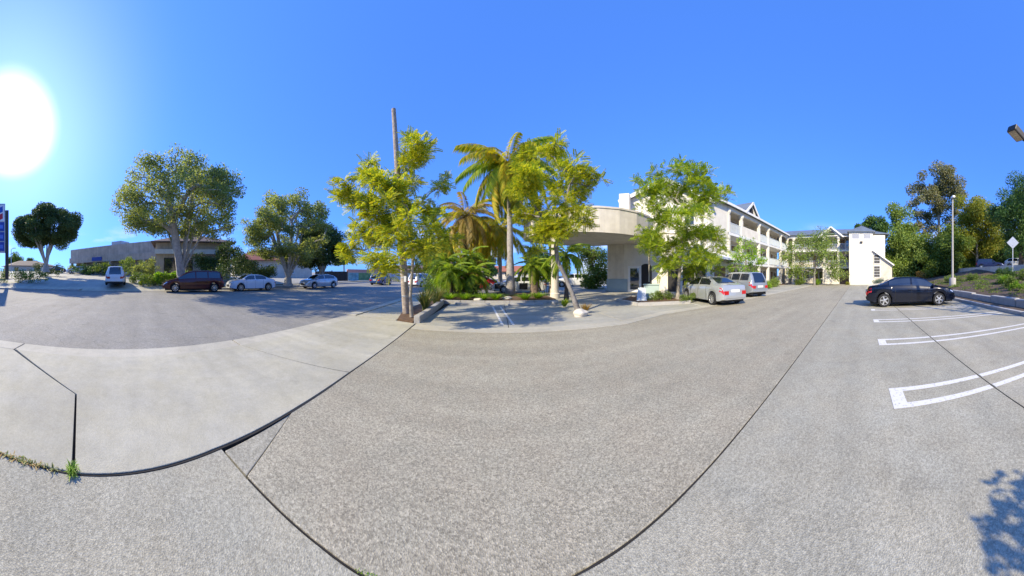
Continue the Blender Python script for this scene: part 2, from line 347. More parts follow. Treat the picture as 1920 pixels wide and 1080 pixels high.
# far kerb and pavement
fp = struct(empty('far_pavement', (0,0,0)))
kb = MB()
for i in range(20):
    y0 = -60 + i*11; y1 = y0 + 10.97
    if -9 < y0 < 1: continue              # dropped kerb of the filling-station entrance
    def q(v, y): return (SE(y)-v, y)
    z = zfar(ROADW)
    MB().prism([q(ROADW, y0), q(ROADW, y1), q(ROADW+.18, y1), q(ROADW+.18, y0)], z-.1, z+.13).build('kerb_stone', M['curb'], fp)
    MB().prism([q(ROADW+.19, y0), q(ROADW+.19, y1), q(ROADW+2.3, y1), q(ROADW+2.3, y0)], z-.1, z+.12).build('paving_slab', M['walk'], fp)
ramp = MB(); rv = [ROADW, ROADW+.6, ROADW+1.4, ROADW+2.3]
vs = []; fs = []
for y in (-16.2, -9.5, -4, 1.2, 5.8):
    for v in rv: vs.append((SE(y)-v, y, zfar(v)+.004))
for i in range(4):
    for j in range(3):
        a = i*4+j; fs.append((a+4, a+5, a+1, a))
ramp.add(vs, fs).build('driveway_ramp', M['walk'], fp)
# thin lane seams on the asphalt
# near side: apron and pavement slabs
pv = struct(empty('pavement', (0,0,0)))
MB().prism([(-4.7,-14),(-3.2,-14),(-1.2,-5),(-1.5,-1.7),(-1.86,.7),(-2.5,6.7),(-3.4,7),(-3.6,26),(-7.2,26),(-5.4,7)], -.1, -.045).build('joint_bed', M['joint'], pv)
def slab(poly, m, top=0.0, th=0.07, parent=None, name='concrete_slab'):
    return MB().prism(poly, top-th, top).build(name, m, parent, bevel=0.006)
jf = [(-1.585,-1.1,.006),(-1.66,-.47,.007),(-1.76,.1,.008),(-1.86,.66,.014),(-1.925,1.15,.017),(-1.985,1.6,.014),(-2.065,2.3,.008),(-2.135,2.82,.007),(-2.32,4.84,.007),(-2.5,6.55,.007)]
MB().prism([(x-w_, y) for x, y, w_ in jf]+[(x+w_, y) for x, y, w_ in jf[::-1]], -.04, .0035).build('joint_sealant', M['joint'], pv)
def GX(y): return SE(y) + .47
B = [(-1.2,-5.0),(-1.5,-1.72),(-1.585,-1.1),(-1.66,-.47),(-1.86,.64),(-1.985,1.62),(-2.13,2.82),(-2.31,4.84),(-2.5,6.6)]
g = .028
slab([(GX(-2.4)+.02,-2.41),(-2.775,-.79),(-1.672,-.505),(-1.595,-1.1),(-1.505,-1.72),(-1.21,-5),(-1.0,-9),(GX(-9),-9)], M['walk'], .006, parent=pv)
slab([(GX(-2.36),-2.36),(GX(2.12),2.12),(-2.138,2.79),(-2.0,1.62),(-1.868,.64),(-1.665,-.475),(-2.765,-.765)], M['walk'], .01, parent=pv)
slab([(GX(2.135),2.135),(GX(6.8),6.8),(-3.45,6.85),(-2.53,6.62),(-2.325,4.84),(-2.142,2.82)], M['walk'], .008, parent=pv)
for i in range(8):
    y0 = 6.84+i*2.4; y1 = y0+2.37
    slab([(GX(y0)+.0,y0),(GX(y1),y1),(-3.3-.1*(y1-7),y1),(-3.3-.1*(y0-7),y0)], M['walk'], .024, .1, parent=pv, name='paving_slab')
gut = [(-14,-9.02),(-9,-2.42),(-2.39,2.1),(2.13,6.8),(6.83,14),(14.03,26)]
for y0, y1 in gut:
    slab([(SE(y0)+.012,y0),(SE(y1)+.012,y1),(GX(y1)-.014,y1),(GX(y0)-.014,y0)], M['gutter'], -.002 if y0 < 6.5 else .05, .07 if y0 < 6.5 else .15, parent=pv, name='gutter_slab' if y0 < 6.5 else 'kerb_stone')

lot = struct(empty('parking_lot', (0,0,0)))
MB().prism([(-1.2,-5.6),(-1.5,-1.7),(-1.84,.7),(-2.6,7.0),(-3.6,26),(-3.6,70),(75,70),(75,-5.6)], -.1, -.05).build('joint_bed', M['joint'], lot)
slab([(-1.525,.783),(-.9,.912),(-.2,1.034),(.4,1.094),(12,1.14),(38.5,1.29),(38.5,6.62),(6,6.62),(3.8,5.96),(-2.425,5.96),(-2.313,4.84),(-2.125,2.82),(-1.972,1.56)], M['drive'], 0, parent=lot)
slab([(-1.828,.722),(-1.538,.782),(-1.962,1.53)], M['patch'], -.006, parent=lot)
slab([(-1.492,-1.71),(-1.582,-1.1),(-1.654,-.47),(-1.852,.70),(-1.51,.768),(-.9,.897),(-.2,1.019),(.4,1.079),(12,1.125),(38.5,1.275),(38.5,-1.70)], M['near'], 0, parent=lot)
slab([(-1.49,-1.724),(38.5,-1.714),(38.5,-5.5),(-1.18,-5.5)], M['stall'], 0, parent=lot)
slab([(38.53,-5.5),(38.53,6.62),(74,6.62),(74,-5.5)], M['stall'], -.004, parent=lot)
slab([(-2.42,5.985),(3.79,5.985),(5.99,6.645),(38.5,6.645),(38.5,7.1),(6,7.12),(3.9,6.52),(-2.47,6.52)], M['gutter'], .006, parent=lot, name='gutter_slab')
for x0, x1 in ((-2.49,.28),(.30,3.88)):
    slab([(x0,6.545),(x1,6.545),(x1,11.95),(x0,11.95)], M['bay'], 0, parent=lot)
slab([(3.905,6.545),(5.98,7.145),(8.4,7.145),(8.4,11.95),(3.9,11.95)], M['bay'], .002, parent=lot)
slab([(8.43,7.145),(38.5,7.125),(38.5,12.0),(8.43,11.95)], M['bay'], .0, parent=lot)
slab([(-3.5,11.98),(38.5,12.03),(38.5,69),(-3.5,69)], M['bay'], -.004, parent=lot)

ja = []
for i in range(90):
    x = -1.5 + 39.5*(i/89)**1.8; y = float(np.interp(x, [-1.515,-.9,-.2,.4,6,12,38], [.776,.905,1.027,1.087,1.11,1.133,1.28])); ja.append((x, y, random.uniform(.0022, .0052)))
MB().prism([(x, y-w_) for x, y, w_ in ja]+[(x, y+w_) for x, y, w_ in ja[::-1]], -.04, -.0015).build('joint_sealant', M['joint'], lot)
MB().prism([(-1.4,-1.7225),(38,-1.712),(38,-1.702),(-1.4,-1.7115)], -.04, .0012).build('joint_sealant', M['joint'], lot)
# painted stall markings: hairpin double lines on the right, faded pairs in the bay
def line(pts, wd, name='painted_line', z=.004, m='white_line'):
    mb = MB()
    for a, b in zip(pts, pts[1:]):
        a = Vector((*a, z)); b = Vector((*b, z)); d = (b-a).normalized(); s = Vector((-d.y, d.x, 0))*wd/2
        mb.add([a-s, b-s, b+s, a+s], [(0,1,2,3)])
    return mb.build(name, M[m], lot)
for X in (2.77, 5.11, 7.5, 9.9, 12.9):
    o = .185
    mb = MB(); z = .004; y0 = -.34 - .02*X; y1 = -5.3; t = .10
    mb.add([(X-o-t/2,y0,z),(X+o+t/2,y0,z),(X+o+t/2,y0-.17,z),(X-o-t/2,y0-.17,z)], [(0,3,2,1)])
    for sx in (-1, 1):
        for a, b in ((y0-.17,-1.69),(-1.735,y1)):
            mb.add([(X+sx*o-t/2,a,z),(X+sx*o+t/2,a,z),(X+sx*o+t/2,b,z),(X+sx*o-t/2,b,z)], [(0,3,2,1)])
    mb.build('stall_marking', M['white_line'], lot)
line([(-.28,10.9),(.12,6.9)], .08); line([(.08,10.9),(.45,6.9)], .08)
for X in (8.75, 12.2, 12.6, 16.9, 17.3, 20.6): line([(X,7.25),(X+1.5,11.5)], .09)

# kerb along the right-hand bank, low retaining wall and the planted bank
rk = struct(empty('bank_kerb', (0,0,0)))
for i in range(16):
    x0 = -1.0 + i*2.5; MB().box(x0, -5.72, -.06, x0+2.48, -5.53, .14).build('kerb_stone', M['curb'], rk, bevel=.015)
def zbank(x, y):
    d = -y - 6.9
    if d < 0: return .06
    rise = 2.0*min(1, d/9.0)
    return .32 + rise*(0.85+.15*math.sin(x*.5)) + .06*math.sin(x*1.7+y*1.3) if d < 9 else .32+2.0*(0.85+.15*math.sin(x*.5))*max(0,1-(d-9)/2)+2.1*min(1,(d-9)/2)
bk = MB(); nx, ny = 60, 34; vs = []; fs = []
for i in range(nx+1):
    for j in range(ny+1):
        x = -2 + 62*i/nx; y = -5.7 - 12.2*j/ny; vs.append((x, y, zbank(x, y)))
for i in range(nx):
    for j in range(ny): a = i*(ny+1)+j; fs.append((a, a+1, a+ny+2, a+ny+1))
struct(bk.add(vs, fs).build('bank', M['soil'], smooth=True))
up = MB().add([(-30,-17.8,2.41),(90,-17.8,2.41),(90,-80,3.0),(-30,-80,3.0)], [(3,2,1,0)]); struct(up.build('upper_street', M['asphalt']))

# ------------------------------------------------------------------ buildings
def window(parent, x0, x1, z0, z1, y, nx=2, nz=1, fr=.06, name='window', glass='glass', framemat='trim', sill=True):
    """window on a local facade plane y (viewer at smaller y): frame proud, panes set back"""
    b = MB()
    b.box(x0-fr, y-.05, z0-fr, x0, y+.06, z1+fr).box(x1, y-.05, z0-fr, x1+fr, y+.06, z1+fr)
    b.box(x0, y-.05, z1, x1, y+.06, z1+fr).box(x0, y-.05, z0-fr, x1, y+.06, z0)
    for i in range(1, nx):
        xm = x0+(x1-x0)*i/nx; b.box(xm-.02, y-.035, z0, xm+.02, y+.05, z1)
    o = b.build(name, M[framemat], parent)
    for i in range(nx):
        a = x0+(x1-x0)*i/nx+.02; c = x0+(x1-x0)*(i+1)/nx-.02
        for j in range(nz):
            za = z0+(z1-z0)*j/nz+.012; zc = z0+(z1-z0)*(j+1)/nz-.012
            MB().box(a, y-.012, za, c, y+.02, zc).build('pane', M[glass], o)
    if sill: MB().box(x0-.12, y-.12, z0-fr-.07, x1+.12, y+.03, z0-fr-.003).build('sill', M['trim'], o)
    return o
def railing(parent, x0, x1, z0, y, h=1.05, sp=.13):
    b = MB(); b.box(x0, y-.03, z0+h-.06, x1, y+.03, z0+h); b.box(x0, y-.02, z0+.08, x1, y+.02, z0+.13)
    n = max(2, int((x1-x0)/sp))
    for i in range(n+1):
        x = x0+(x1-x0)*i/n; b.box(x-.028, y-.015, z0+.13, x+.028, y+.015, z0+h-.06)
    return b.build('railing', M['rail'], parent)
def column(parent, x, y, z0, z1, wd=.34, m='stucco'):
    b = MB(); h = wd/2
    b.box(x-h, y-h, z0, x+h, y+h, z1-.5)
    b.box(x-h-.05, y-h-.05, z0, x+h+.05, y+h+.05, z0+.35)
    b.lathe([(h*1.05, 0), (h*1.15, .04), (h*1.3, .1), (h*1.75, .25), (h*1.9, .38), (h*1.9, .5)], 12, (x, y, z1-.5))
    return b.build('column', M[m], parent, bevel=0)
def door(parent, x, z0, y, wd=.95, h=2.1, m='wood'):
    d = MB().box(x-wd/2, y-.04, z0, x+wd/2, y+.02, z0+h).build('door', M[m], parent)
    MB().box(x-wd/2-.09, y-.06, z0, x-wd/2, y+.02, z0+h+.09).box(x+wd/2, y-.06, z0, x+wd/2+.09, y+.02, z0+h+.09).box(x-wd/2, y-.06, z0+h, x+wd/2, y+.02, z0+h+.09).build('frame', M['trim'], d)
    MB().lathe([(.01, 0), (.035, .02), (.03, .06), (.005, .07)], 8, (x+wd*.38, y-.1, z0+1.0), 'y').build('handle', M['metal'], d)
    return d
FL = (0.0, 2.95, 5.85); EAVE = 8.5
def hip_roof(parent, x0, x1, y0, y1, z0, z1, hip0=True, hip1=True, name='roof', m='roof', th=.12):
    ym = (y0+y1)/2; d = (y1-y0)/2; a = x0+(d if hip0 else 0); b_ = x1-(d if hip1 else 0)
    v = [(x0,y0,z0),(x1,y0,z0),(x1,y1,z0),(x0,y1,z0),(a,ym,z1),(b_,ym,z1),(x0,y0,z0-th),(x1,y0,z0-th),(x1,y1,z0-th),(x0,y1,z0-th)]
    r_ = MB().add(v, [(0,1,5,4),(1,2,5),(2,3,4,5),(3,0,4),(0,6,7,1),(1,7,8,2),(2,8,9,3),(3,9,6,0),(6,9,8,7)]).build(name, M[m], parent)
    return r_
def gable_front(parent, xc, hw, y0, y1, zb, rise, vent=True, name='dormer'):
    """gabled dormer facing -y, its roof running back to y1"""
    wl = MB().vprism([(xc-hw, zb), (xc+hw, zb), (xc, zb+rise)], (0,y0,0), (1,0,0), (0,1,0), 0, .25).build(name, M['stucco'], parent)
    r_ = MB()
    for s in (-1, 1):
        a0 = Vector((xc, y0-.25, zb+rise+.1)); a1 = Vector((xc, y1, zb+rise+.1)); e0 = Vector((xc+s*(hw+.25), y0-.25, zb-.15)); e1 = Vector((xc+s*(hw+.25), y1, zb-.15))
        up_ = Vector((0,0,.09)); r_.add([a0,a1,e1,e0,a0+up_,a1+up_,e1+up_,e0+up_], [(0,1,2,3),(4,7,6,5),(0,3,7,4),(2,1,5,6),(3,2,6,7),(0,4,5,1)])
    r_.build('dormer_roof', M['roof'], wl)
    t_ = MB()
    for s in (-1, 1): t_.bar((xc, y0-.28, zb+rise+.06), (xc+s*(hw+.28), y0-.28, zb-.2), .07, .24, (0,0,1))
    t_.build('bargeboard', M['trim'], wl)
    if vent:
        pts = [(xc-hw*.3, zb+.12), (xc+hw*.3, zb+.12), (xc+hw*.3, zb+rise*.42), (xc+hw*.17, zb+rise*.58), (xc, zb+rise*.64), (xc-hw*.17, zb+rise*.58), (xc-hw*.3, zb+rise*.42)]
        MB().vprism(pts, (0,y0,0), (1,0,0), (0,1,0), -.03, .02).build('vent', M['dark'], wl)
    return wl

# --- hotel wing beside the driveway
H1 = empty('hotel_wing', (0,0,0), 0, 'white three-storey hotel wing with balconies, columns and slate dormer beside the driveway', 'building')
Y0 = 12.4; YB = 14.5; X0, X1 = 15.9, 39.0
MB().box(19.5, YB, 0, X1, YB+.25, EAVE-.05).build('wall', M['stucco2'], H1)
MB().box(X0, Y0, 0, 19.32, Y0+.3, EAVE-.05).box(X0, Y0+.3, 0, X0+.3, 23.5, EAVE-.05).box(19.05, Y0+.3, 0, 19.32, YB, EAVE-.05).build('wall', M['stucco'], H1)
MB().box(X0, 23.5, 0, X1, 23.8, EAVE-.05).build('wall', M['stucco2'], H1)
cols = (19.5, 22.2, 26.8, 29.9, 35.2, 38.8)
for fz in FL[1:]:
    MB().box(19.33, Y0-.08, fz-.28, X1, YB-.002, fz).build('balcony_slab', M['trim'], H1)
MB().box(19.33, Y0-.05, EAVE-.42, X1+.2, Y0+.3, EAVE-.06).build('eave_beam', M['trim'], H1)
MB().box(19.33, Y0+.302, EAVE-.14, X1, YB-.003, EAVE-.07).build('soffit', M['stucco2'], H1)
MB().box(X0-.5, Y0-.48, EAVE-.1, X1+.3, Y0-.40, EAVE+.12).build('gutter', M['trim'], H1)
for x in cols: column(H1, x, Y0+.1, 0, EAVE-.42)
for i in range(5):
    a, b_ = cols[i]+.2, cols[i+1]-.2
    for k, fz in enumerate(FL):
        if k == 2 and i == 1: MB().box(a, Y0-.02, fz+.001, b_, Y0+.16, fz+1.1).build('parapet', M['stucco'], H1)
        elif k > 0: railing(H1, a, b_, fz, Y0+.05)
        xc = (a+b_)/2
        door(H1, xc-.75, fz+.01, YB, m='wood'); window(H1, xc+.15, xc+1.15, fz+.85, fz+2.15, YB)
hip_roof(H1, X0-.4, X1+1.5, Y0-.42, 24.2, EAVE+.1, EAVE+1.35, True, False)
gable_front(H1, 24.1, 1.55, Y0-.2, 17.5, EAVE+.15, 1.25)
pr = MB().add([(16.0,Y0-.02,3.5),(19.4,Y0-.02,3.5),(19.5,Y0-1.3,3.05),(15.9,Y0-1.3,3.05),(16.0,Y0-.02,3.36),(19.4,Y0-.02,3.36),(19.5,Y0-1.3,2.9),(15.9,Y0-1.3,2.9)],
    [(0,3,2,1),(4,5,6,7),(3,7,6,2),(0,4,7,3),(1,2,6,5)]).build('porch_roof', M['trim'], H1)
MB().box(17.0, Y0-.03, .02, 18.8, Y0+.02, 2.35).build('garage_door', M['wood'], H1)

# --- entrance block set at an angle (part of the same hotel)
ang = R(-42); eb = empty('entrance_block', P(1250, 20.0), ang, 'white gabled hotel entrance block with arched openings and round vent behind a jacaranda', 'building')
hw = 3.75; ez = 8.0
def arch(xc, w2, h):
    return [(xc-w2, .05), (xc+w2, .05)] + [(xc+w2*math.cos(t), h-w2*.7+w2*.7*math.sin(t)) for t in [math.pi*i/10 for i in range(11)]]
MB().box(-hw, 0, 0, hw, .3, ez).build('wall', M['stucco'], eb)
MB().vprism([(-hw, ez), (hw, ez), (0, ez+1.55)], (0,0,0), (1,0,0), (0,1,0), .02, .3).build('gable_wall', M['stucco'], eb)
MB().box(-hw, .3, 0, -hw+.3, 9, ez).box(hw-.3, .3, 0, hw, 6, ez).build('wall', M['stucco'], eb)
r_ = MB()
for s in (-1, 1):
    a0 = Vector((0,-.4,ez+1.68)); a1 = Vector((0,10,ez+1.68)); e0 = Vector((s*(hw+.4),-.4,ez-.02)); e1 = Vector((s*(hw+.4),10,ez-.02)); u_ = Vector((0,0,.1))
    r_.add([a0,a1,e1,e0,a0+u_,a1+u_,e1+u_,e0+u_], [(0,1,2,3),(4,7,6,5),(0,3,7,4),(2,1,5,6),(3,2,6,7),(0,4,5,1)])
r_.build('roof', M['roof'], eb)
b = MB()
for s in (-1, 1): b.bar((0,-.43,ez+1.62), (s*(hw+.42),-.43,ez-.1), .08, .3)
b.build('bargeboard', M['trim'], eb)
MB().lathe([(.52,0),(.52,.08),(.44,.1),(.42,.05)], 24, (-.55,-.1,ez+.1), 'y').build('round_vent', M['trim'], eb)
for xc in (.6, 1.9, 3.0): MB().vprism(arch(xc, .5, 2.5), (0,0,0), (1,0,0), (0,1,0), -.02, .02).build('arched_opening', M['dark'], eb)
window(eb, 1.6, 2.4, 5.9, 7.0, 0)
d_ = door(eb, -2.81, .02, 0, 1.0, 2.2, 'trim'); MB().box(-3.2, -.055, .25, -2.42, -.043, 2.1).build('pane', M['glass'], d_)
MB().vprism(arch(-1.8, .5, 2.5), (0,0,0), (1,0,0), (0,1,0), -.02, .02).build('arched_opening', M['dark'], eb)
MB().box(-5.3, .02, 0, -hw-.002, .3, 4.24).box(-5.3, .3, 0, -5.0, 5, 4.24).build('wall', M['stucco2'], eb)
MB().box(-5.36, -.04, 0.0, -3.45, -.003, 1.15).build('wainscot', M['blue_wall'], eb)
MB().box(-3.95, -1.25, 5.0, -3.1, -.45, 8.3).build('chimney', M['stucco'], eb)

# --- entrance canopy (porte-cochere)
cp = empty('entrance_canopy', (7, 16.5, 0), 0, 'cream rounded entrance canopy on thick columns in front of the hotel door', 'canopy')
poly = [(1.9,17.4),(1.95,16.5),(2.3,15.6),(2.95,14.8),(3.8,14.15),(4.9,13.6),(6.2,13.25),(7.6,13.05),(9.0,13.1),(10.3,13.5),(11.4,14.3),(11.9,15.4),(10.9,17.0),(9.9,18.6),(8.8,19.8),(6.6,20.4),(4.4,20.1),(2.9,19.3),(2.1,18.4)]
pl = [(x-7, y-16.5) for x, y in poly]
topz = lambda x, y: 5.55 + .28*math.sin(max(0, min(1, (x+5.1)/7.5))*math.pi*.62)
MB().prism(pl, 4.25, topz).build('fascia', M['stucco2'], cp)
MB().prism([(x*1.015, y*1.015) for x, y in pl], lambda x, y: topz(x, y)+.002, lambda x, y: topz(x, y)+.12).build('coping', M['stucco2'], cp)
for x, y in ((-3.35, -1.95), (-2.4, 2.9)):
    MB().lathe([(.33,0),(.33,.3),(.26,.36),(.25,3.7),(.30,3.85),(.32,4.248)], 14, (x, y, 0)).build('column', M['stucco2'], cp, smooth=True, angle=35)

# --- far wing across the end of the drive
H2 = empty('hotel_wing', (39.0, 12.0, 0), R(-90), 'white far hotel wing with stair tower and small gable closing the end of the driveway', 'building')
# local x = 12 - worldY, local y = worldX - 39
MB().box(-3.0, 2.2, 0, 14.2, 2.45, EAVE-.05).build('wall', M['stucco2'], H2)
MB().box(10.6, -.02, 0, 10.8, 2.2, EAVE-.05).build('wall', M['stucco'], H2)
for fz in FL[1:]: MB().box(-.4, -.1, fz-.28, 10.6, 2.19, fz).build('balcony_slab', M['trim'], H2)
MB().box(-.4, -.06, EAVE-.45, 10.6, .28, EAVE-.06).build('eave_beam', M['trim'], H2)
MB().box(-.4, .282, EAVE-.14, 10.6, 2.19, EAVE-.07).build('soffit', M['stucco2'], H2)
for x in (.6, 6.05, 8.55): column(H2, x, .1, 0, EAVE-.45, .38)
c2 = (-.2, .6, 3.3, 6.05, 8.55, 10.6)
for i in range(1, 5):
    a, b_ = c2[i]+.2, c2[i+1]-.2
    for k, fz in enumerate(FL):
        if k > 0: railing(H2, a, b_, fz, .05, sp=.2)
        xc = (a+b_)/2; door(H2, xc-.5, fz+.01, 2.2, m='wood'); window(H2, xc+.2, xc+.95, fz+.85, fz+2.1, 2.2)
hip_roof(H2, -4, 17.2, -.5, 9.5, EAVE+.08, EAVE+1.75, False, True)
gable_front(H2, 7.3, 1.9, -.3, 4.0, EAVE-.35, 1.45, True, 'gable')
MB().box(6.2, -.35, 0, 8.4, -.12, 2.45).build('stair_wall', M['stucco'], H2)
MB().box(8.9, -.2, 0, 10.3, -.05, 2.3).build('lattice_gate', M['wood'], H2)
# tower (local x 10.5..14.3, y -3..1)
MB().box(10.5, -3, 0, 14.25, 1.2, 8.35).build('tower', M['stucco'], H2)
hip_roof(H2, 10.2, 14.6, -3.35, 1.5, 8.40, 9.75, True, True, 'tower_roof', 'roof')
MB().box(10.4, -3.08, 8.1, 14.35, -3.002, 8.36).build('tower_cornice', M['trim'], H2)
for x in (10.95, 12.75): window(H2, x, x+1.1, 7.25, 7.95, -3.0, 1, 4, .07, 'louvre', 'metal', sill=False)
MB().box(12.25, -3.2, 6.55, 12.6, -3.0, 6.8).build('wall_lamp', M['darkmetal'], H2)
MB().box(14.26, -.9, 0, 16.4, 2.0, 8.2).build('wall', M['stucco'], H2)
lean = MB().vprism([(14.26, 0), (17.3, 0), (17.3, 3.1), (14.26, 5.2)], (0,-2.9,0), (1,0,0), (0,1,0), 0, 3.6).build('lean_to', M['stucco2'], H2)
MB().bar((14.2, -1.2, 5.42), (17.6, -1.2, 3.06), 4.2, .18).build('lean_to_roof', M['trim'], H2)
for z0, z1 in ((3.35, 4.75), (1.2, 2.95)):
    wn = MB().box(14.4, -2.97, z0-.08, 15.4, -2.902, z1+.08).build('window', M['trim'], H2)
    n = 4 if z1 < 3 else 3
    for i in range(3):
        for j in range(n):
            xa = 14.46+i*.3; za = z0+(z1-z0)*j/n
            MB().box(xa, -2.99, za+.03, xa+.26, -2.965, za+(z1-z0)/n-.03).build('pane', M['dark'], wn)

# --- buildings over the street
def facade(name, label, a, b_, z0, h, depth, m, cat='building', group=None):
    """local x from a to b along the front, front faces the camera side; returns root and length"""
    a = Vector((a.x, a.y, 0)); b_ = Vector((b_.x, b_.y, 0)); d = b_-a; ln = d.length
    root = empty(name, (a.x, a.y, z0), math.atan2(d.y, d.x), label, cat, group)
    return root, ln
# filling-station shop: left end far, right end nearer
sb, ln = facade('station_shop', 'long beige filling-station shop with deep flat parapet beyond the street', P(143, 50), P(318, 36), -.2, 7, 10, 'stucco2')
MB().box(0, 0, 0, ln, .3, 4.3).build('wall', M['tan'], sb)
MB().box(-.4, -1.6, 4.2, ln+.4, 9, 5.3).build('canopy_band', M['tan'], sb)
MB().box(-.3, -1.3, 5.302, ln+.3, 9, 7.1).build('parapet', M['tan'], sb)
MB().box(ln*.42, 1, 7.102, ln*.42+2.4, 3.5, 8.1).build('roof_unit', M['metal'], sb)
x = .8
while x < ln-3:
    window(sb, x, x+2.2, .5, 3.3, 0, 2, 1, .1, sill=False); x += 3.6
for i in range(7):
    x = .2 + i*(ln-.4)/6; MB().box(x-.22, -1.55, -1.0, x+.22, -1.1, 4.198).build('pillar', M['tan'], sb)
MB().box(ln*.30, -1.72, 4.4, ln*.30+2.6, -1.62, 5.1).build('shop_sign', mat('sign_blue', (.03, .07, .33), .5, .1), sb)
MB().box(ln*.72, -1.0, 1.6, ln*.72+2.4, -.9, 2.8).build('poster', mat('poster', (.42, .38, .55), .6, .4, 3, stain=(.5, .2, .15)), sb)
# beige corner shop behind the large tree
cs, ln = facade('corner_shop', 'beige corner shop with brown roof and dark windows behind the large street tree', P(292, 30.5), P(432, 31.5), .7, 6, 10, 'stucco2')
MB().box(0, 0, 0, ln, .3, 5.2).box(0, .3, 0, .3, 9, 5.2).box(ln-.3, .3, 0, ln, 9, 5.2).build('wall', M['tan'], cs)
hip_roof(cs, -.6, ln+.6, -.8, 9.6, 5.25, 7.0, True, True, 'roof', 'brown_roof')
for i, x in enumerate((1.2, 3.3, 6.2, 9.0, 12.0)):
    if x+1.5 < ln: window(cs, x, x+1.5, .4, 3.0, 0, 2, 2, .12, framemat='darkmetal', sill=False)
MB().box(-.1, -.5, 3.6, ln+.1, -.002, 4.2).build('fascia', M['stucco'], cs)
# red roofed house
rh, ln = facade('red_roofed_house', 'small house with red tiled roof between the two big street trees', P(440, 42), P(585, 46), .9, 5, 9, 'stucco2')
MB().box(0, 0, 0, ln, 8, 3.4).build('wall', M['stucco2'], rh); hip_roof(rh, -.7, ln+.7, -.8, 8.8, 3.42, 5.6, True, True, 'roof', 'red_roof')
for x in (2, 6, 10): window(rh, x, x+1.4, 1.0, 2.3, 0)
# dark fence and painted wall further up the street
fe, ln = facade('board_fence', 'dark board fence behind the farthest parked sedan', P(592, 36), P(652, 38), .55, 2.2, .1, 'wood')
nb = int(ln/.32)
for i in range(nb):
    MB().box(i*.32, 0, 0, i*.32+.30, .05, 1.55+.04*random.random()).build('board', M['dark'], fe)
for x in (0, ln/2, ln): MB().box(x-.06, .06, 0, x+.06, .16, 1.75).build('post', M['dark'], fe)
mw, ln = facade('painted_wall', 'long low wall with pink top and faded teal and green mural up the street', P(652, 42), P(790, 60), .45, 2, .2, 'stucco')
pink = mat('pink_render', (.55, .27, .22), .85, .12, 1.5)
MB().box(0, 0, 0, ln, .2, 1.55).build('wall', M['stucco'], mw); MB().box(-.05, -.04, 1.552, ln+.05, .26, 2.15).build('pink_band', pink, mw)
mural = [(.1, 2.6, (.20, .38, .42)), (2.62, 6.4, (.22, .34, .14)), (6.42, 8.6, (.30, .36, .16)), (8.62, 13.5, (.62, .62, .64))]
for a, b_, c in mural: MB().box(a, -.03, .1, b_, -.002, 1.5).build('mural_panel', mat('mural_paint', c, .8, .35, 1.4, stain=tuple(k*.6 for k in c)), mw)
for nm, lb, a, b_, z0, h, m_, rf in (
    ('low_house', 'low brown-roofed house far off beside the price sign', P(20, 78), P(100, 84), 1.9, 2.9, 'stucco2', 'brown_roof'),
    ('far_warehouse', 'far pale low building behind the pole and first jacaranda', P(690, 86), P(860, 92), .3, 3.2, 'stucco2', 'brown_roof'),
    ('far_shop', 'far low pinkish building seen between the palm trunks', P(872, 80), P(1045, 76), .2, 2.6, 'stucco2', 'red_roof')):
    hb, ln = facade(nm, lb, a, b_, z0, h, 10, m_)
    MB().box(0, 0, 0, ln, 9, h).build('wall', M[m_], hb); hip_roof(hb, -.8, ln+.8, -1, 10, h+.02, h+2.0, True, True, 'roof', rf)
    x = 1.5
    while x < ln-2: window(hb, x, x+1.3, .9, 2.1, 0); x += 4.2

# ------------------------------------------------------------------ vegetation
def np_mesh(name, verts, quads, m, parent=None):
    me = bpy.data.meshes.new(name); nv, nf = len(verts), len(quads)
    me.vertices.add(nv); me.vertices.foreach_set('co', np.asarray(verts, np.float32).ravel())
    me.loops.add(nf*4); me.loops.foreach_set('vertex_index', np.asarray(quads, np.int32).ravel())
    me.polygons.add(nf); me.polygons.foreach_set('loop_start', np.arange(0, nf*4, 4, dtype=np.int32))
    me.update(calc_edges=True); me.materials.append(m)
    o = bpy.data.objects.new(name, me); C.objects.link(o)
    if parent: o.parent = parent
    return o
def unit(a): return a/np.maximum(1e-6, np.linalg.norm(a, axis=-1, keepdims=True))
def kites(c, d, ln, wd):
    """leaf quads: centre c, long axis d"""
    n = len(c); d = unit(d); s = unit(np.cross(d, RNG.normal(size=(n,3))))
    ln = np.asarray(ln)[:,None]*np.ones((n,1)); wd = np.asarray(wd)[:,None]*np.ones((n,1))
    up_ = unit(np.cross(d, s))
    v = np.stack([c-d*ln*.5, c+s*wd*.5-d*ln*.05+up_*wd*.12, c+d*ln*.5, c-s*wd*.5-d*ln*.05+up_*wd*.12], 1)
    return v.reshape(-1,3), np.arange(n*4).reshape(-1,4)
def ball(n):
    v = unit(RNG.normal(size=(n,3))); return v*(RNG.random((n,1))**.45)
def leaf_cloud(clusters, per, ln, wd, droop=0.0, flat=.8, shell=0.0):
    cs = []; ds = []
    for c, r_ in clusters:
        k = max(8, int(per*(r_**2)))
        b = ball(k)*np.array([1,1,flat]); cs.append(np.array(c)+b*r_)
        dd = unit(b+RNG.normal(size=(k,3))*.7); dd[:,2] -= droop; ds.append(dd)
    c = np.concatenate(cs); d = np.concatenate(ds); n = len(c)
    return kites(c, d, ln*(.7+.6*RNG.random(n)), wd*(.7+.6*RNG.random(n)))
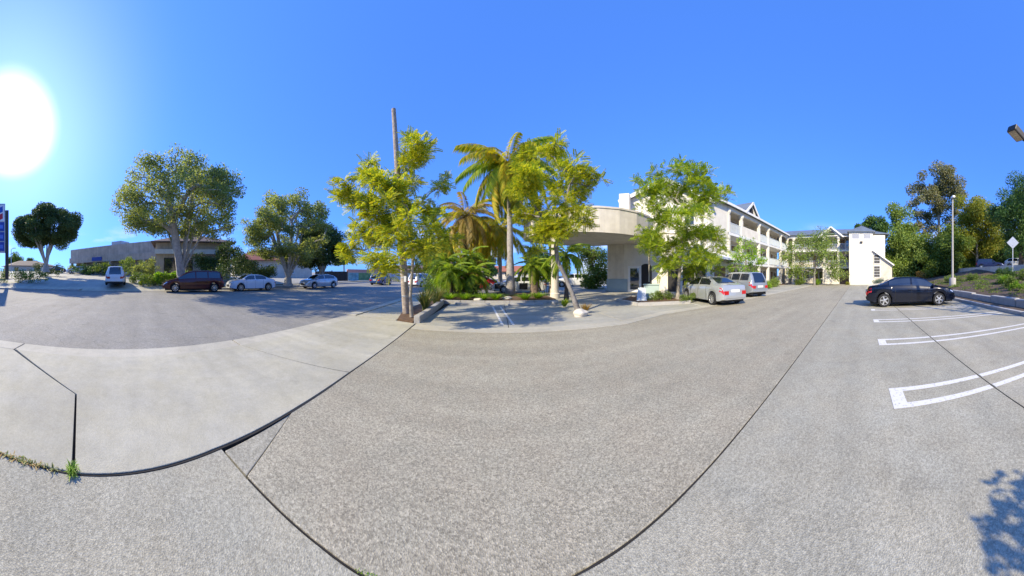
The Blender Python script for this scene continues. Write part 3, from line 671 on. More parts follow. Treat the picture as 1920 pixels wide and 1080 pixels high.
def pinnate(nl=9, ln=.34, leaf=.10, wd=.034):
    vs = []; rach = []
    for i in range(nl):
        t = (i+1)/nl; x = ln*t; z = -.25*ln*t*t
        for s in (-1, 1):
            l_ = leaf*(1-.5*abs(t-.45)); p = np.array([x,0,z]); d = unit(np.array([.45, s*1.0, -.15])); sd = np.array([1,-s*.45,0])/1.1*wd*.5
            vs += [p, p+d*l_*.5+sd, p+d*l_, p+d*l_*.5-sd]
    return np.array(vs)
def rot_to(d, roll):
    """stack of matrices with x axis along d"""
    d = unit(d); up_ = np.tile(np.array([0,0,1.0]), (len(d),1)); y = unit(np.cross(up_, d)+1e-5); z = np.cross(d, y)
    cr_, sr_ = np.cos(roll)[:,None], np.sin(roll)[:,None]
    y2 = y*cr_+z*sr_; z2 = -y*sr_+z*cr_
    return np.stack([d, y2, z2], 2)
def spray_cloud(clusters, per, size=1.0, tmpl=None, flat=.65):
    tm = pinnate() if tmpl is None else tmpl
    cs = []; ds = []
    for c, r_ in clusters:
        k = max(6, int(per*(r_**2))); b = ball(k)*np.array([1,1,flat])
        cs.append(np.array(c)+b*r_*.85); dd = b.copy(); dd[:,2] = dd[:,2]*.5+.12; ds.append(unit(dd+RNG.normal(size=(k,3))*.35))
    c = np.concatenate(cs); d = np.concatenate(ds); n = len(c)
    Rm = rot_to(d, RNG.normal(size=n)*.5); s = size*(.7+.6*RNG.random(n))
    v = np.einsum('nij,kj->nki', Rm, tm)*s[:,None,None] + c[:,None,:]
    return v.reshape(-1,3), np.arange(n*len(tm)).reshape(-1,4)
def skeleton(trunk, clusters, r0, rt=.018, wig=.12, n=7, low=.35, limbs=()):
    """trunk polyline then limbs that reach every cluster centre from the nearest fitting node"""
    pos = [Vector(p) for p in trunk]; par = [-1]+list(range(len(trunk)-1)); paths = [list(range(len(trunk)))]
    for lb in limbs:
        idx = [len(trunk)-1]
        for q in lb: pos.append(Vector(q)); par.append(idx[-1]); idx.append(len(pos)-1)
        paths.append(idx)
    top = pos[-1]; first_ok = max(1, int(len(trunk)*low)); 
    order = sorted(range(len(clusters)), key=lambda i: (Vector(clusters[i][0])-top).length)
    for i in order:
        c = Vector(clusters[i][0]); best = None
        for k in range(first_ok, len(pos)):
            dv = c-pos[k]; h = dv.length
            cost = h + max(0, pos[k].z-c.z)*1.6
            if best is None or cost < best[0]: best = (cost, k)
        k = best[1]; p = pos[k]; dv = c-p; h = dv.length; idx = [k]
        ctrl = p + Vector((dv.x*.35, dv.y*.35, dv.z*.5+h*.10))
        m = 4
        for j in range(1, m+1):
            t = j/m; q = p*(1-t)**2 + ctrl*2*t*(1-t) + c*t*t
            if j < m: q = q + Vector(RNG.normal(size=3))*wig*h*.18
            pos.append(q); par.append(idx[-1]); idx.append(len(pos)-1)
        paths.append(idx)
    cnt = [0]*len(pos)
    for idx in paths[1:]:
        k = idx[-1]
        while k >= 0: cnt[k] += 1; k = par[k]
    tot = max(1, cnt[0]); b = MB()
    for q, idx in enumerate(paths):
        rad = [max(rt, r0*(max(.3, cnt[k])/tot)**.55) for k in idx]
        if q: rad[0] = min(rad[0], rad[1]*1.25)
        else: rad = [r0*(1-.25*i/len(idx)) if cnt[k] > tot*.4 else r_ for i, (k, r_) in enumerate(zip(idx, rad))]; rad[0] *= 1.35
        b.tube([pos[k] for k in idx], rad, n if q == 0 else max(5, n-2), caps=False)
    return b
def blobs(lst, r, depth=1.0, dk=1.0):
    """crown lobes: (photo x, y, radius px) at ground distance r with some depth"""
    o = []
    for it in lst:
        x, y, rp = it[:3]; dr = it[3]*dk if len(it) > 3 else RNG.uniform(-1, 1)*depth
        p = W(x, y, r+dr); o.append((p, rp*K*r))
    return o
def fill(lobes, per_lobe, frac=.55):
    """break lobes up into small uneven clusters"""
    o = []
    for c, r_ in lobes:
        for _ in range(per_lobe):
            b = ball(1)[0]*.85; o.append((c+Vector(b*r_), r_*frac*RNG.uniform(.6, 1.15)))
    return o
def tree(name, label, base, trunk, r0, clusters, leaves, lm, bark, group=None, cat='tree', wig=.12, rt=.018, n=8, low=.35, limbs=()):
    root = empty(name, base, 0, label, cat, group); bv = Vector(base)
    tl = [Vector(p)-bv for p in trunk]; cl_ = [(Vector(c)-bv, r_) for c, r_ in clusters]
    skeleton(tl, cl_, r0, rt, wig, n, low, [[Vector(q)-bv for q in l_] for l_ in limbs]).build('trunk', bark, root, smooth=True)
    v, q = leaves([(np.array(c), r_) for c, r_ in cl_])
    np_mesh('crown', v, q, lm, root)
    return root

# jacarandas
T2 = pinnate(9, .36, .11, .04)
jl = lambda per, s: (lambda cl_: spray_cloud(cl_, per, s, T2))
# 1: two slim stems next to the pole
b1 = Vector((-2.93, 7.35, .06)); r = 7.9
lob = blobs([(783,278,34,-.2),(770,315,44,.3),(735,355,42,-.3),(690,335,28,.4),(650,355,24,-.5),(668,385,34,0),(712,395,44,-.7),(762,385,46,.4),(800,400,36,.8),(826,345,26,.5),(815,440,40,-.4),(770,440,46,-.9),(725,440,40,.2),(685,430,36,.5),(668,465,30,-.2),(720,480,34,-.8),(775,478,36,.7),(690,312,16,0)], r, dk=2.0)
tree('jacaranda_tree', 'slim twin-stemmed jacaranda in yellow-green leaf beside the wooden utility pole', b1,
     [b1, b1+Vector((-.05,.0,.7)), b1+Vector((-.02,.05,1.3)), W(776,462,r), W(770,430,r), W(766,395,r)], .06, fill(lob, 7, .48), jl(560, .7), M['jac'], M['bark_pale'], 'jacaranda trees', rt=.008, low=.4)
# 2: leaning tree in front of the canopy
b2 = P(1083, 9.3, .1); r = 9.1
lob = blobs([(1030,285,32,0),(990,300,34,.5),(1065,310,34,-.4),(1000,345,38,-.6),(1045,350,40,.6),(1085,345,28,.3),(1112,335,26,-.3),(1015,385,32,.7),(1060,395,32,-.6),(1090,405,20,.2),(985,325,26,-.9),(1040,310,30,.9),(1020,435,20,.8),(1000,470,22,.5),(1030,418,30,-.3),(1060,438,26,-.6),(1006,438,26,-.2),(985,398,24,.2),(1085,372,26,.4),(1100,420,16,-.3),(970,350,22,.3)], r, dk=1.9)
tree('jacaranda_tree', 'leaning grey-stemmed jacaranda with yellow crown in front of the entrance canopy', b2,
     [b2, W(1072,548,9.25), W(1058,515,9.2), W(1045,488,9.15), W(1042,462,9.1), W(1048,440,9.1), W(1044,400,9.1)], .095, fill(lob, 7, .48), jl(420, .76), M['jac'], M['bark_grey'], 'jacaranda trees', rt=.009, low=.45)
# 3: greener tree in the hotel planter
b3 = P(1271, 13.4, .1); r = 13.2
lob = blobs([(1270,322,30,0),(1230,335,28,.4),(1310,335,30,-.5),(1195,352,18,.3),(1345,350,26,.5),(1225,370,32,-.7),(1275,370,44,.8),(1325,375,34,-.3),(1360,365,16,0),(1240,415,40,.3),(1285,420,46,-1),(1330,440,36,.6),(1225,455,34,-.6),(1270,465,44,.9),(1320,480,36,-.8),(1355,460,20,.3),(1250,500,30,-.5),(1300,505,30,.4),(1340,500,18,0),(1205,440,18,.4)], r, dk=1.7)
tree('jacaranda_tree', 'broad green jacaranda in the hotel planter beside the silver sedan', b3,
     [b3, W(1272,535,13.4), W(1274,510,13.3), W(1276,480,13.2), W(1278,440,13.2), W(1276,400,13.2)], .11, fill(lob, 8, .46), jl(230, .95), M['jac_g'], M['bark_pale'], 'jacaranda trees', rt=.012, low=.4)

# ficus-like street trees over the road
def dome(x, y, r, wpx, hpx, nlobes, lobe, flat_bottom=.35, seed=0, depth=None):
    """ellipsoidal crown of many lobes on its outer shell; x,y centre in photo px, half-sizes in px"""
    rg = np.random.default_rng(seed); c = W(x, y, r); a = wpx*K*r; h = hpx*K*r; o = []
    for _ in range(nlobes):
        v = rg.normal(size=3); v /= np.linalg.norm(v); v *= rg.uniform(.62, .95)
        if v[2] < -flat_bottom: v[2] = -flat_bottom*rg.uniform(.6, 1.1)
        o.append((c+Vector((v[0]*a, v[1]*(depth or a), v[2]*h)), lobe*a*rg.uniform(.7, 1.25)))
    return o
fl = lambda per, ln, wd, droop=.2, flat=.85: (lambda cl_: leaf_cloud(cl_, per, ln, wd, droop, flat))
def ficus(label, x, r, base_y, cy, wpx, hpx, nl, lobe, per, lm, seed, r0, z=None, ln=.26):
    z = zfar(SV(*P(x, r)[:2])) if z is None else z
    b = P(x, r, z); c = W(x, cy, r)
    cl_ = dome(x, cy, r, wpx, hpx, nl, lobe, .62, seed)
    fork = Vector((b.x, b.y, z+(c.z-z)*.16)); limbs = []; rg = np.random.default_rng(seed+50); hw_ = wpx*K*r
    for i in range(13):
        t = i/13*6.283+rg.uniform(-.3, .3); o = hw_*rg.uniform(.16, .5); hgt = (c.z-z)*rg.uniform(.75, 1.05)
        d_ = Vector((math.cos(t)*o, math.sin(t)*o, 0)); limbs.append([fork+d_*.22+Vector((0,0,hgt*.22)), fork+d_*.5+Vector((0,0,hgt*.48)), fork+d_*.8+Vector((0,0,hgt*.75)), fork+d_+Vector((0,0,hgt))])
    tree('street_tree', label, b, [b, b+(fork-b)*.4, fork], r0, cl_, fl(per, ln, ln*.5), lm, M['bark_ash'], 'big domed street trees', wig=.1, rt=.035, n=9, low=.9, limbs=limbs)
ficus('small dense dark mushroom-shaped street tree left by the price sign', 86, 36, 505, 428, 66, 40, 110, .2, 620, M['dense'], 3, .55, 2.0, .25)
ficus('largest airy street tree with pale forked trunk behind the red minivan', 340, 20.8, 512, 383, 126, 82, 240, .125, 360, M['ficus'], 5, .5, .35, .19)
ficus('tall rounded street tree with many pale stems behind the two small sedans', 540, 24.5, 528, 438, 88, 76, 200, .145, 380, M['ficus'], 9, .45, .35, .2)
ficus('low dark dense tree leaning right beside the second street tree', 602, 26.5, 528, 468, 46, 42, 60, .3, 700, M['dense'], 13, .32, .35, .2)

# trees at the far end and behind the bank
def simple_tree(label, x, r, z, lobes, per, ln, lm, bark, r0, name='tree', per_lobe=8, frac=.6, depth=2.5, droop=.2, flat=.85, group='trees behind the bank', low=.35, rt=.03, grow=1.35):
    lob = blobs([(q[0], q[1], q[2]*grow) for q in lobes], r, depth); b = P(x, r, z); top = max(c.z for c, _ in lob); mid = sum((c for c, _ in lob), Vector())/len(lob)
    tr = [b, b+Vector((0,0,(mid.z-z)*.35)), b+Vector(((mid.x-b.x)*.4,(mid.y-b.y)*.4,(mid.z-z)*.7)), mid]
    return tree(name, label, b, tr, r0, fill(lob, per_lobe, frac), fl(per*6, ln*.8, ln*.4, droop, flat), lm, bark, group, rt=rt, low=low)
simple_tree('bright soft green tree right of the white stair tower', 1695, 46, .3, [(1685,412,20),(1680,445,24),(1705,435,24),(1675,480,22),(1705,475,28),(1728,465,22),(1690,505,26),(1725,505,24)], 26, .5, M['pine'], M['bark'], .3)
simple_tree('tall sparse grey-green eucalyptus rising above the other trees', 1762, 52, .5, [(1760,335,24),(1730,350,20),(1790,352,22),(1725,378,18),(1760,368,24),(1800,375,16),(1738,408,18),(1775,402,20),(1722,430,14),(1755,440,18),(1800,420,14)], 22, .55, M['euca'], M['bark_pale'], .4, 'eucalyptus_tree', 7, .5, 3.0, .5)
simple_tree('yellow-green tree behind the car park light pole', 1832, 42, 1.6, [(1825,385,22),(1850,400,22),(1808,405,22),(1835,425,28),(1865,430,22),(1812,445,24),(1850,455,26),(1800,470,20)], 28, .45, M['yellow'], M['bark_pale'], .25)
simple_tree('large deep green tree at the right edge behind the diamond sign', 1915, 29, 2.3, [(1905,355,26),(1885,385,24),(1920,390,30),(1875,415,20),(1905,425,30),(1940,400,40),(1945,440,40),(1890,450,18),(1925,462,26),(1960,370,36)], 40, .33, M['deep'], M['bark'], .3)
simple_tree('dark bushy tree mass behind the dark sedan', 1760, 40, .5, [(1745,465,22),(1770,455,24),(1795,470,20),(1755,495,24),(1785,500,22),(1735,500,18),(1780,440,16)], 38, .4, M['shrub'], M['bark'], .2)
simple_tree('shady tree over the cars on the upper street', 1860, 46, 2.6, [(1850,478,18),(1880,475,22),(1905,478,22),(1830,485,16),(1930,470,24)], 36, .4, M['deep'], M['bark'], .2)
simple_tree('dense green tree filling behind the lean-to roof', 1690, 54, .3, [(1668,500,18),(1690,490,22),(1715,485,22),(1740,480,22),(1700,515,20),(1730,512,20)], 30, .5, M['deep'], M['bark'], .2)
simple_tree('broad olive tree behind the light pole and yellow tree', 1805, 56, 1.0, [(1780,470,22),(1805,480,22),(1830,475,24),(1855,480,22),(1795,500,18),(1820,500,18),(1770,495,20)], 30, .5, M['shrub'], M['bark'], .25)
simple_tree('dark tree behind the cars on the upper street', 1900, 60, 2.6, [(1870,470,22),(1900,465,26),(1930,470,26),(1880,490,18),(1915,490,18)], 30, .5, M['deep'], M['bark'], .25)
simple_tree('distant dark tree showing above the tower roof', 1636, 72, .2, [(1630,420,14),(1645,418,14),(1655,430,14),(1615,432,12)], 14, .8, M['deep'], M['bark'], .3, group='far trees')
simple_tree('loose olive tree with spreading limbs in front of the far hotel wing', 1527, 34, 0, [(1500,455,16),(1530,445,18),(1555,462,14),(1490,485,18),(1525,475,18),(1560,495,18),(1505,505,16),(1545,478,14),(1480,502,14),(1572,508,14),(1580,480,8)], 24, .28, M['pine'], M['bark_grey'], .16, group='trees by the hotel', per_lobe=8, frac=.5, depth=1.3, rt=.03, grow=1.6)
simple_tree('small round bright green tree in front of the hotel balconies', 1398, 21.5, .05, [(1395,462,18),(1375,480,18),(1415,475,16),(1395,490,20),(1428,492,12),(1372,500,12),(1412,508,14)], 60, .2, M['lime'], M['bark_pale'], .09, group='trees by the hotel', per_lobe=7, frac=.5, depth=.8, rt=.015)
simple_tree('tall clipped evergreen beside the entrance canopy', 1115, 26, 0, [(1110,470,16),(1125,480,14),(1112,500,18),(1128,510,16),(1105,520,14),(1120,530,16),(1095,478,14),(1088,465,12)], 50, .26, M['shrub'], M['bark'], .12, group='trees by the hotel', per_lobe=8, frac=.6, depth=.9, grow=1.6)
for i, (x, yy, rp, r, lb) in enumerate([(820,488,24,62,'far green tree left of the palms'),(905,492,20,58,'far dark tree between the palm trunks'),(645,480,16,70,'far olive tree above the painted wall'),(1010,488,20,60,'far tree behind the canopy column'),(30,492,14,95,'far tree beside the low brown-roofed house'),(60,494,10,98,'small far tree under the dark street tree')]):
    simple_tree(lb, x, r, .3, [(x-rp*.6,yy,rp*.7),(x+rp*.6,yy+3,rp*.7),(x,yy-rp*.4,rp*.8),(x,yy+rp*.5,rp*.8)], 18, .7, M['deep'] if i % 2 else M['shrub'], M['bark'], .2, group='far trees')

# palms: fronds are separate parts
def frond_mesh(name, ln, droop, nl, leaf, wd, m, hang=.35):
    vs = []; qs = []; rp = []
    for i in range(13):
        t = i/12; rp.append((ln*t*(1-.18*droop*t), 0, ln*(.42*t-droop*.95*t*t)))
    tb = MB().tube(rp, [.032*(1-.85*i/12) for i in range(13)], 4)
    V = [tuple(p) for p in tb.v]; Q = [f if len(f) == 4 else f for f in tb.f]
    for i in range(nl):
        t = .12+.88*(i+.5)/nl; k = t*12; a = int(min(11, k)); f = k-a
        p = Vector(rp[a]).lerp(Vector(rp[a+1]), f); d0 = (Vector(rp[a+1])-Vector(rp[a])).normalized()
        for s in (-1, 1):
            l_ = leaf*(.55+.45*math.sin(math.pi*min(1, t*.9+.1)))*random.uniform(.85, 1.1)
            d = (d0*.55+Vector((0, s*.9, -hang+random.uniform(-.18, .18)))).normalized(); sd = d.cross(Vector((0,0,1))).normalized()*wd/2
            mid = p+d*l_*.5; tip = p+d*l_+Vector((0,0,-l_*.28*hang*2)); b0 = len(V)
            V += [tuple(p), tuple(mid+sd), tuple(tip), tuple(mid-sd)]; Q.append((b0, b0+1, b0+2, b0+3))
    me = bpy.data.meshes.new(name); me.from_pydata(V, [], Q); me.materials.append(m); return me
def palm(label, base, h, r0, n, ln, meshes, bark, group, lean=(0,0), shaft=True, elev=(75,-35), dead=0, name='palm_tree', prof=None):
    root = empty(name, base, 0, label, 'palm', group); b = MB(); pts = []; rad = []
    m_ = 16
    for i in range(m_+1):
        t = i/m_; pts.append((lean[0]*t*t, lean[1]*t*t, h*t)); rad.append((prof(t) if prof else r0*(1.35-.6*min(1, t*3) if t < .33 else .75+.1*math.sin(t*6)))*(1+.04*math.sin(i*2.1)))
    b.tube(pts, rad, 10).build('trunk', bark, root, smooth=True)
    for i in range(n):
        t = (i+.5)/n; me = meshes[i % len(meshes)]
        o = bpy.data.objects.new('frond', me); C.objects.link(o); o.parent = root
        o.location = Vector(pts[-1])+Vector((0,0,.12*(1-t)))
        el = R(elev[0]+(elev[1]-elev[0])*t**1.1+random.uniform(-7, 7)); yaw = i*2.39996+random.uniform(-.2, .2); s = random.uniform(.86, 1.1)*(1-.12*abs(t-.5))
        o.rotation_euler = Matrix.LocScale if False else (Matrix.Rotation(yaw, 4, 'Z') @ Matrix.Rotation(-el+R(22), 4, 'Y')).to_euler(); o.scale = (s,)*3
    return root
Q1 = [frond_mesh('frond', 3.9, .62+.13*i, 60, .80, .07, M['frond_g'] if i == 1 else M['frond'], .7) for i in range(4)]
palm('tall smooth-trunked queen palm with drooping golden fronds on the planted island', P(957, 15.7, .15), 8.8, .27, 46, 3.4, Q1, M['palm_trunk'], 'palms on the island', (-.12, .1), elev=(66, -42))
Q2 = [frond_mesh('frond', 3.1, .8, 40, .6, .07, M['frond_b'] if i else M['frond'], .5) for i in range(3)]
palm('shaggy dark-trunked palm left of the queen palm', P(872, 19.0, .1), 6.2, .3, 38, 2.5, Q2, M['palm_dark'], 'palms on the island', (.1, 0), elev=(68, -48))
palm('slimmer palm with golden fronds just behind the queen palm', P(938, 21.0, .1), 5.6, .2, 30, 2.5, Q2[:1]+Q1[:1], M['palm_trunk'], 'palms on the island', elev=(60, -40))
Q3 = [frond_mesh('frond', 1.7, .8, 30, .42, .065, M['frond_g'], .35) for i in range(2)]
Q4 = [frond_mesh('frond', 1.5, .8, 26, .4, .06, M['frond_b'], .4)]
palm('low bushy green palm in the middle of the island', P(884, 14.8, .15), 1.3, .22, 20, 1.5, Q3, M['palm_dark'], 'small palms on the island', elev=(75, -25))
palm('short palm with brown stubby trunk behind the striped car', P(1002, 16.6, .1), 2.0, .33, 20, 1.5, Q3, M['bark'], 'small palms on the island', (-.15, 0), elev=(70, -35), prof=lambda t: .36-.14*t)
palm('small feathery palm at the left end of the island', P(846, 14.3, .15), 1.5, .12, 16, 1.5, Q3, M['palm_dark'], 'small palms on the island', elev=(70, -30))
palm('young palm tucked between the two island trunks', P(880, 16.5, .15), 2.6, .14, 16, 1.5, Q3, M['palm_dark'], 'small palms on the island', elev=(70, -40))
palm('bushy low palm at the right of the dark shaggy palm', P(888, 18.2, .15), 1.9, .16, 22, 1.5, Q3+Q4, M['palm_dark'], 'small palms on the island', elev=(78, -30))
palm('leaning low palm behind the strappy plants', P(830, 16.0, .15), 2.1, .13, 20, 1.5, Q3, M['palm_dark'], 'small palms on the island', (.2, 0), elev=(75, -30))
palm('low golden palm under the shaggy dark palm', P(862, 15.2, .15), 1.0, .14, 20, 1.5, Q3[:1]+Q4, M['palm_dark'], 'small palms on the island', elev=(78, -15))
palm('golden spreading palm between the shaggy palm and the queen palm', P(905, 24.0, .0), 6.0, .18, 36, 2.6, Q1[2:]+Q2[:1], M['palm_trunk'], 'palms on the island', (.1, 0), elev=(62, -45))
palm('golden palm crown low behind the shaggy palm', P(848, 20.5, .15), 4.4, .16, 32, 2.6, Q2[:1]+Q3[:1], M['palm_trunk'], 'palms on the island', (-.1, 0), elev=(66, -40))
palm('bright leafy palm beside the leaning jacaranda', P(1062, 13.0, .1), 2.5, .12, 16, 1.3, Q3, M['palm_dark'], 'small palms on the island', elev=(75, -30))

# planted island behind the bay, its kerb, and the planter with the pole
isl = struct(empty('planting_island', (0,0,0)))
MB().prism([(-3.4,12.1),(3.1,12.1),(3.3,13.0),(3.0,17.5),(-4.2,17.5)], -.03, .13).build('soil_bed', M['mulch'], isl)
for i in range(5): MB().box(-3.3+i*1.3, 11.93, -.03, -3.3+i*1.3+1.28, 12.09, .16).build('kerb_stone', M['curb'], isl, bevel=.012)
pb = struct(empty('corner_planter', (0,0,0)))
MB().prism([(-3.26,6.9),(-2.66,6.74),(-2.78,8.0),(-2.98,11.9),(-3.42,12.08),(-3.6,16.5),(-4.4,16.5),(-3.75,8.4)], -.06, .045).build('soil_bed', M['mulch'], pb)
kp = [(-2.52,6.75),(-2.6,8.0),(-2.72,9.4),(-2.85,10.8),(-2.98,11.9)]
for a, b_ in zip(kp, kp[1:]):
    MB().bar((a[0],a[1],.09),(b_[0],b_[1]-.015,.09), .2, .26).build('kerb_stone', M['curb'], pb, bevel=.02)
hp = struct(empty('hotel_planter', (0,0,0)))
hpoly = [(6.4,9.2),(9.0,8.2),(9.6,9.4),(10.2,11.6),(8.2,12.6),(6.4,11.2)]
MB().prism(hpoly, -.03, .10).build('soil_bed', M['mulch'], hp)
for a, b_ in zip(hpoly, hpoly[1:]+hpoly[:1]): MB().bar((*a,.06),(*b_,.06), .16, .2).build('kerb_stone', M['curb'], hp)
MB().prism([(19.0,11.6),(38.6,11.6),(38.6,12.18),(19.0,12.18)], -.02, .1).build('soil_bed', M['mulch'], hp)

# shrubs and ground plants
def shrub(label, base, lobes, per, ln, lm, group=None, name='shrub', wd=.5, flat=.85, cat='shrub'):
    """lobes: (dx, dy, z, radius) round the base"""
    root = empty(name, base, 0, label, cat, group); cl_ = [(Vector((dx,dy,z)), r_) for dx, dy, z, r_ in lobes]
    b = MB()
    for c, r_ in cl_: b.tube([(c.x*.2, c.y*.2, -.05), (c.x*.6, c.y*.6, c.z*.5), tuple(c)], [.025,.018,.008], 5)
    b.build('stem', M['bark'], root)
    v, q = leaf_cloud([(np.array(c), r_) for c, r_ in fill(cl_, 8, .6)], per*8, ln*.8, ln*.8*wd, 0, flat); np_mesh('foliage', v, q, lm, root); return root
def blade_clump(label, base, n, h, spread, wd, lm, group=None, name='flax_plant', cat='plant', curve=.5):
    root = empty(name, base, 0, label, cat, group); V = []; Q = []
    for i in range(n):
        a = random.uniform(0, 6.283); s = random.uniform(.15, 1)*spread; hh = h*random.uniform(.6, 1.05)*(1-.25*s/spread); d = Vector((math.cos(a), math.sin(a), 0)); sd = Vector((-d.y, d.x, 0))
        o = d*random.uniform(0, .14*spread)+sd*random.uniform(-.1, .1)*spread; prev = None
        for k in range(5):
            t = k/4; p = o+d*s*(t**(1+curve))+Vector((0,0,hh*(t-.28*curve*t**3))); w_ = wd*(.7+.5*t if t < .5 else 1.9*(1.02-t))
            V += [tuple(p-sd*w_/2), tuple(p+sd*w_/2)]
            if k: b0 = len(V)-4; Q.append((b0, b0+1, b0+3, b0+2))
    np_mesh('leaves', np.array(V), np.array(Q), lm, root); return root
blade_clump('tall strappy flax clump right of the twin-stemmed jacaranda', P(797, 9.1, .08), 150, 1.15, .62, .035, M['flax'], 'strappy plants')
blade_clump('second flax clump further back along the corner planter kerb', P(818, 11.2, .08), 120, 1.2, .8, .04, M['flax'], 'strappy plants')
blade_clump('flax clump at the rear of the corner planter', P(806, 13.6, .08), 110, 1.2, .9, .05, M['frond_g'], 'strappy plants')
for x, r, lb in ((842,13.0,'bright low fern clump at the left end of the island kerb'),(872,12.9,'bright low fern clump below the dark palm'),(905,12.8,'bright low fern clump in the middle of the island kerb'),(930,12.9,'bright low fern clump left of the queen palm foot'),(985,12.9,'bright low fern clump right of the queen palm foot'),(1008,13.6,'low fern clump by the canopy column')):
    blade_clump(lb, P(x, r, .12), 130, .5, .9, .05, M['lime'], 'island ferns', 'fern_clump')
blade_clump('dry brown grass tuft at the foot of the leaning jacaranda', P(1098, 9.0, .05), 110, .5, .42, .018, M['rust'], None, 'grass_tuft')
blade_clump('dark leafy tuft left of the leaning jacaranda', P(1058, 10.6, .05), 90, .5, .45, .04, M['frond_g'], None, 'grass_tuft')
for x, r, lb in ((1232,12.9,'low brown-green shrub at the front of the hotel planter'),(1290,12.2,'low shrub beside the silver sedan wheel'),(1250,13.3,'low shrub under the green jacaranda')):
    shrub(lb, P(x, r, .1), [(0,0,.22,.3),(.35,.1,.2,.26),(-.35,.05,.2,.26)], 260, .09, M['shrub'], 'hotel planter shrubs')
for x, r, h, m_, lb in ((1438,25.5,.9,'lime','leafy bush by the balcony column foot'),(1424,23.5,.7,'rust','orange bush right of the silver sport utility car'),(1452,29,1.1,'pine','bush between the last two balcony columns'),(1500,35.5,1.0,'shrub','dark bush under the olive tree'),(1533,35.5,.9,'lime','bright grassy bush at the olive tree foot'),(1590,35.4,.5,'yellow','flat clipped shrub bed at the foot of the stair tower'),(1650,34.5,1.0,'aloe','blue-grey agave bush below the tall paned window')):
    rr = h*.75; shrub(lb, P(x, r, 0), [(0,0,h*.5,rr),(rr*.9,.1,h*.4,rr*.8),(-rr*.9,.1,h*.4,rr*.8),(.1,rr*.7,h*.5,rr*.8)], 70, .16, M[m_], 'bushes along the hotel')
shrub('orange autumn bush behind the dark sedan', P(1727, 36, .4), [(0,0,1.0,.8),(.8,.3,.8,.7),(-.6,.2,.7,.7)], 60, .25, M['rust'])
shrub('long dark hedge mass between the corner shop and the red roofed house', P(440, 23.6, .4), [(0,-1.5,1.2,1.2),(0,0,1.6,1.3),(-.2,1.6,1.5,1.3),(-.2,3.0,1.2,1.2),(-.2,.6,2.8,1.1)], 30, .24, M['dense'], None, 'hedge', cat='hedge')
shrub('olive bush at the station entrance right of the white sport utility car', P(262, 24, .5), [(0,0,.6,.8),(0,1.1,.8,.9),(0,-.8,.5,.6)], 50, .2, M['shrub'])
shrub('tall ragged shrub in front of the station shop columns', P(200, 38, 1.3), [(0,0,1.2,1.1),(.2,1.5,1.0,1.0),(0,-1.5,1.6,.9)], 30, .26, M['shrub'])
shrub('dark bush mass below the dark street tree', P(90, 38, 1.7), [(0,0,.7,1.1),(.2,1.9,.6,1.0),(0,-1.9,.7,1.1)], 30, .26, M['dense'])
shrub('leafy green shrub left of the low golden palm', P(838, 15.0, .13), [(0,0,.7,.75),(.6,.2,.6,.6),(-.6,.1,.6,.6)], 90, .14, M['lime'], 'island shrubs')
shrub('round yellow-green shrub behind the island kerb', P(878, 14.2, .13), [(0,0,.5,.6),(.5,.2,.45,.5),(-.5,.1,.45,.5)], 110, .12, M['shrub'], 'island shrubs')
shrub('tall mixed shrub at the back left of the island', P(822, 17.2, .1), [(0,0,1.2,1.0),(.7,.3,1.0,.8),(-.7,.1,1.0,.8),(0,.2,2.0,.7)], 70, .16, M['shrub'], 'island shrubs')
shrub('leafy shrub below the leaning jacaranda crown behind the column', P(1025, 17.5, .0), [(0,0,1.3,.9),(.5,.3,2.0,.8),(-.5,.1,1.8,.8)], 70, .18, M['lime'], 'island shrubs')
shrub('shrubby screen left of the station shop', P(182, 40, 1.4), [(0,0,1.0,1.0),(.2,1.5,1.4,1.0),(0,-1.5,.8,.9)], 30, .26, M['deep'])
shrub('tall green shrub right of the station shop door', P(252, 31, 1.0), [(0,0,1.2,.9),(.1,.8,1.8,.9),(0,-.8,2.2,.8)], 40, .24, M['pine'])
shrub('tall dark shrub screening the right half of the station shop', P(272, 29, .8), [(0,0,1.2,1.1),(.1,1.0,2.0,1.0),(0,-1.0,1.6,1.0)], 30, .26, M['ficus'])
shrub('dark green shrub row between the station car and shop', P(160, 42, 1.6), [(0,0,.9,1.1),(.2,1.8,1.1,1.1),(0,-1.8,1.0,1.0)], 30, .26, M['deep'])
# far-side greenery
shrub('dark tall hedge beside the corner shop', P(412, 27, .9), [(-1.2,-1.5,1.8,1.5),(-1.0,.2,2.4,1.6),(-.8,1.8,2.6,1.6),(-1.4,1.5,4.0,1.3),(-.6,3.2,2.0,1.4)], 46, .26, M['dense'], None, 'hedge', cat='hedge')
shrub('dark hedge between the two small parked sedans', P(478, 27, .8), [(0,-1,1.2,1.2),(0,.6,1.4,1.3),(0,2.0,1.2,1.2)], 46, .26, M['dense'], None, 'hedge', cat='hedge')
shrub('bright broad-leaved bush behind the minivan bonnet', P(318, 22.6, .55), [(0,0,.7,.8),(.2,1.2,.8,.8),(0,-1.2,.6,.7)], 60, .3, M['lime'], None, 'shrub', .6)
shrub('dull green bush left of the minivan', P(283, 22.4, .5), [(0,0,.5,.8),(.1,1.0,.5,.7),(0,-.9,.4,.6)], 70, .2, M['shrub'])
shrub('rounded shrub bed at the foot of the price sign', P(35, 26, 1.0), [(0,0,.5,.9),(0,1.6,.5,.8),(0,-1.6,.5,.9),(.2,3.0,.4,.7)], 60, .2, M['shrub'])
shrub('yellow bush in front of the station shop', P(136, 48, 2.0), [(0,0,.9,1.2),(0,1.6,.8,1.0)], 30, .3, M['yellow'])
shrub('dark clipped bush right of the white station car', P(168, 44, 1.9), [(0,0,.8,1.0),(.3,1.0,.7,.8)], 40, .28, M['dense'])
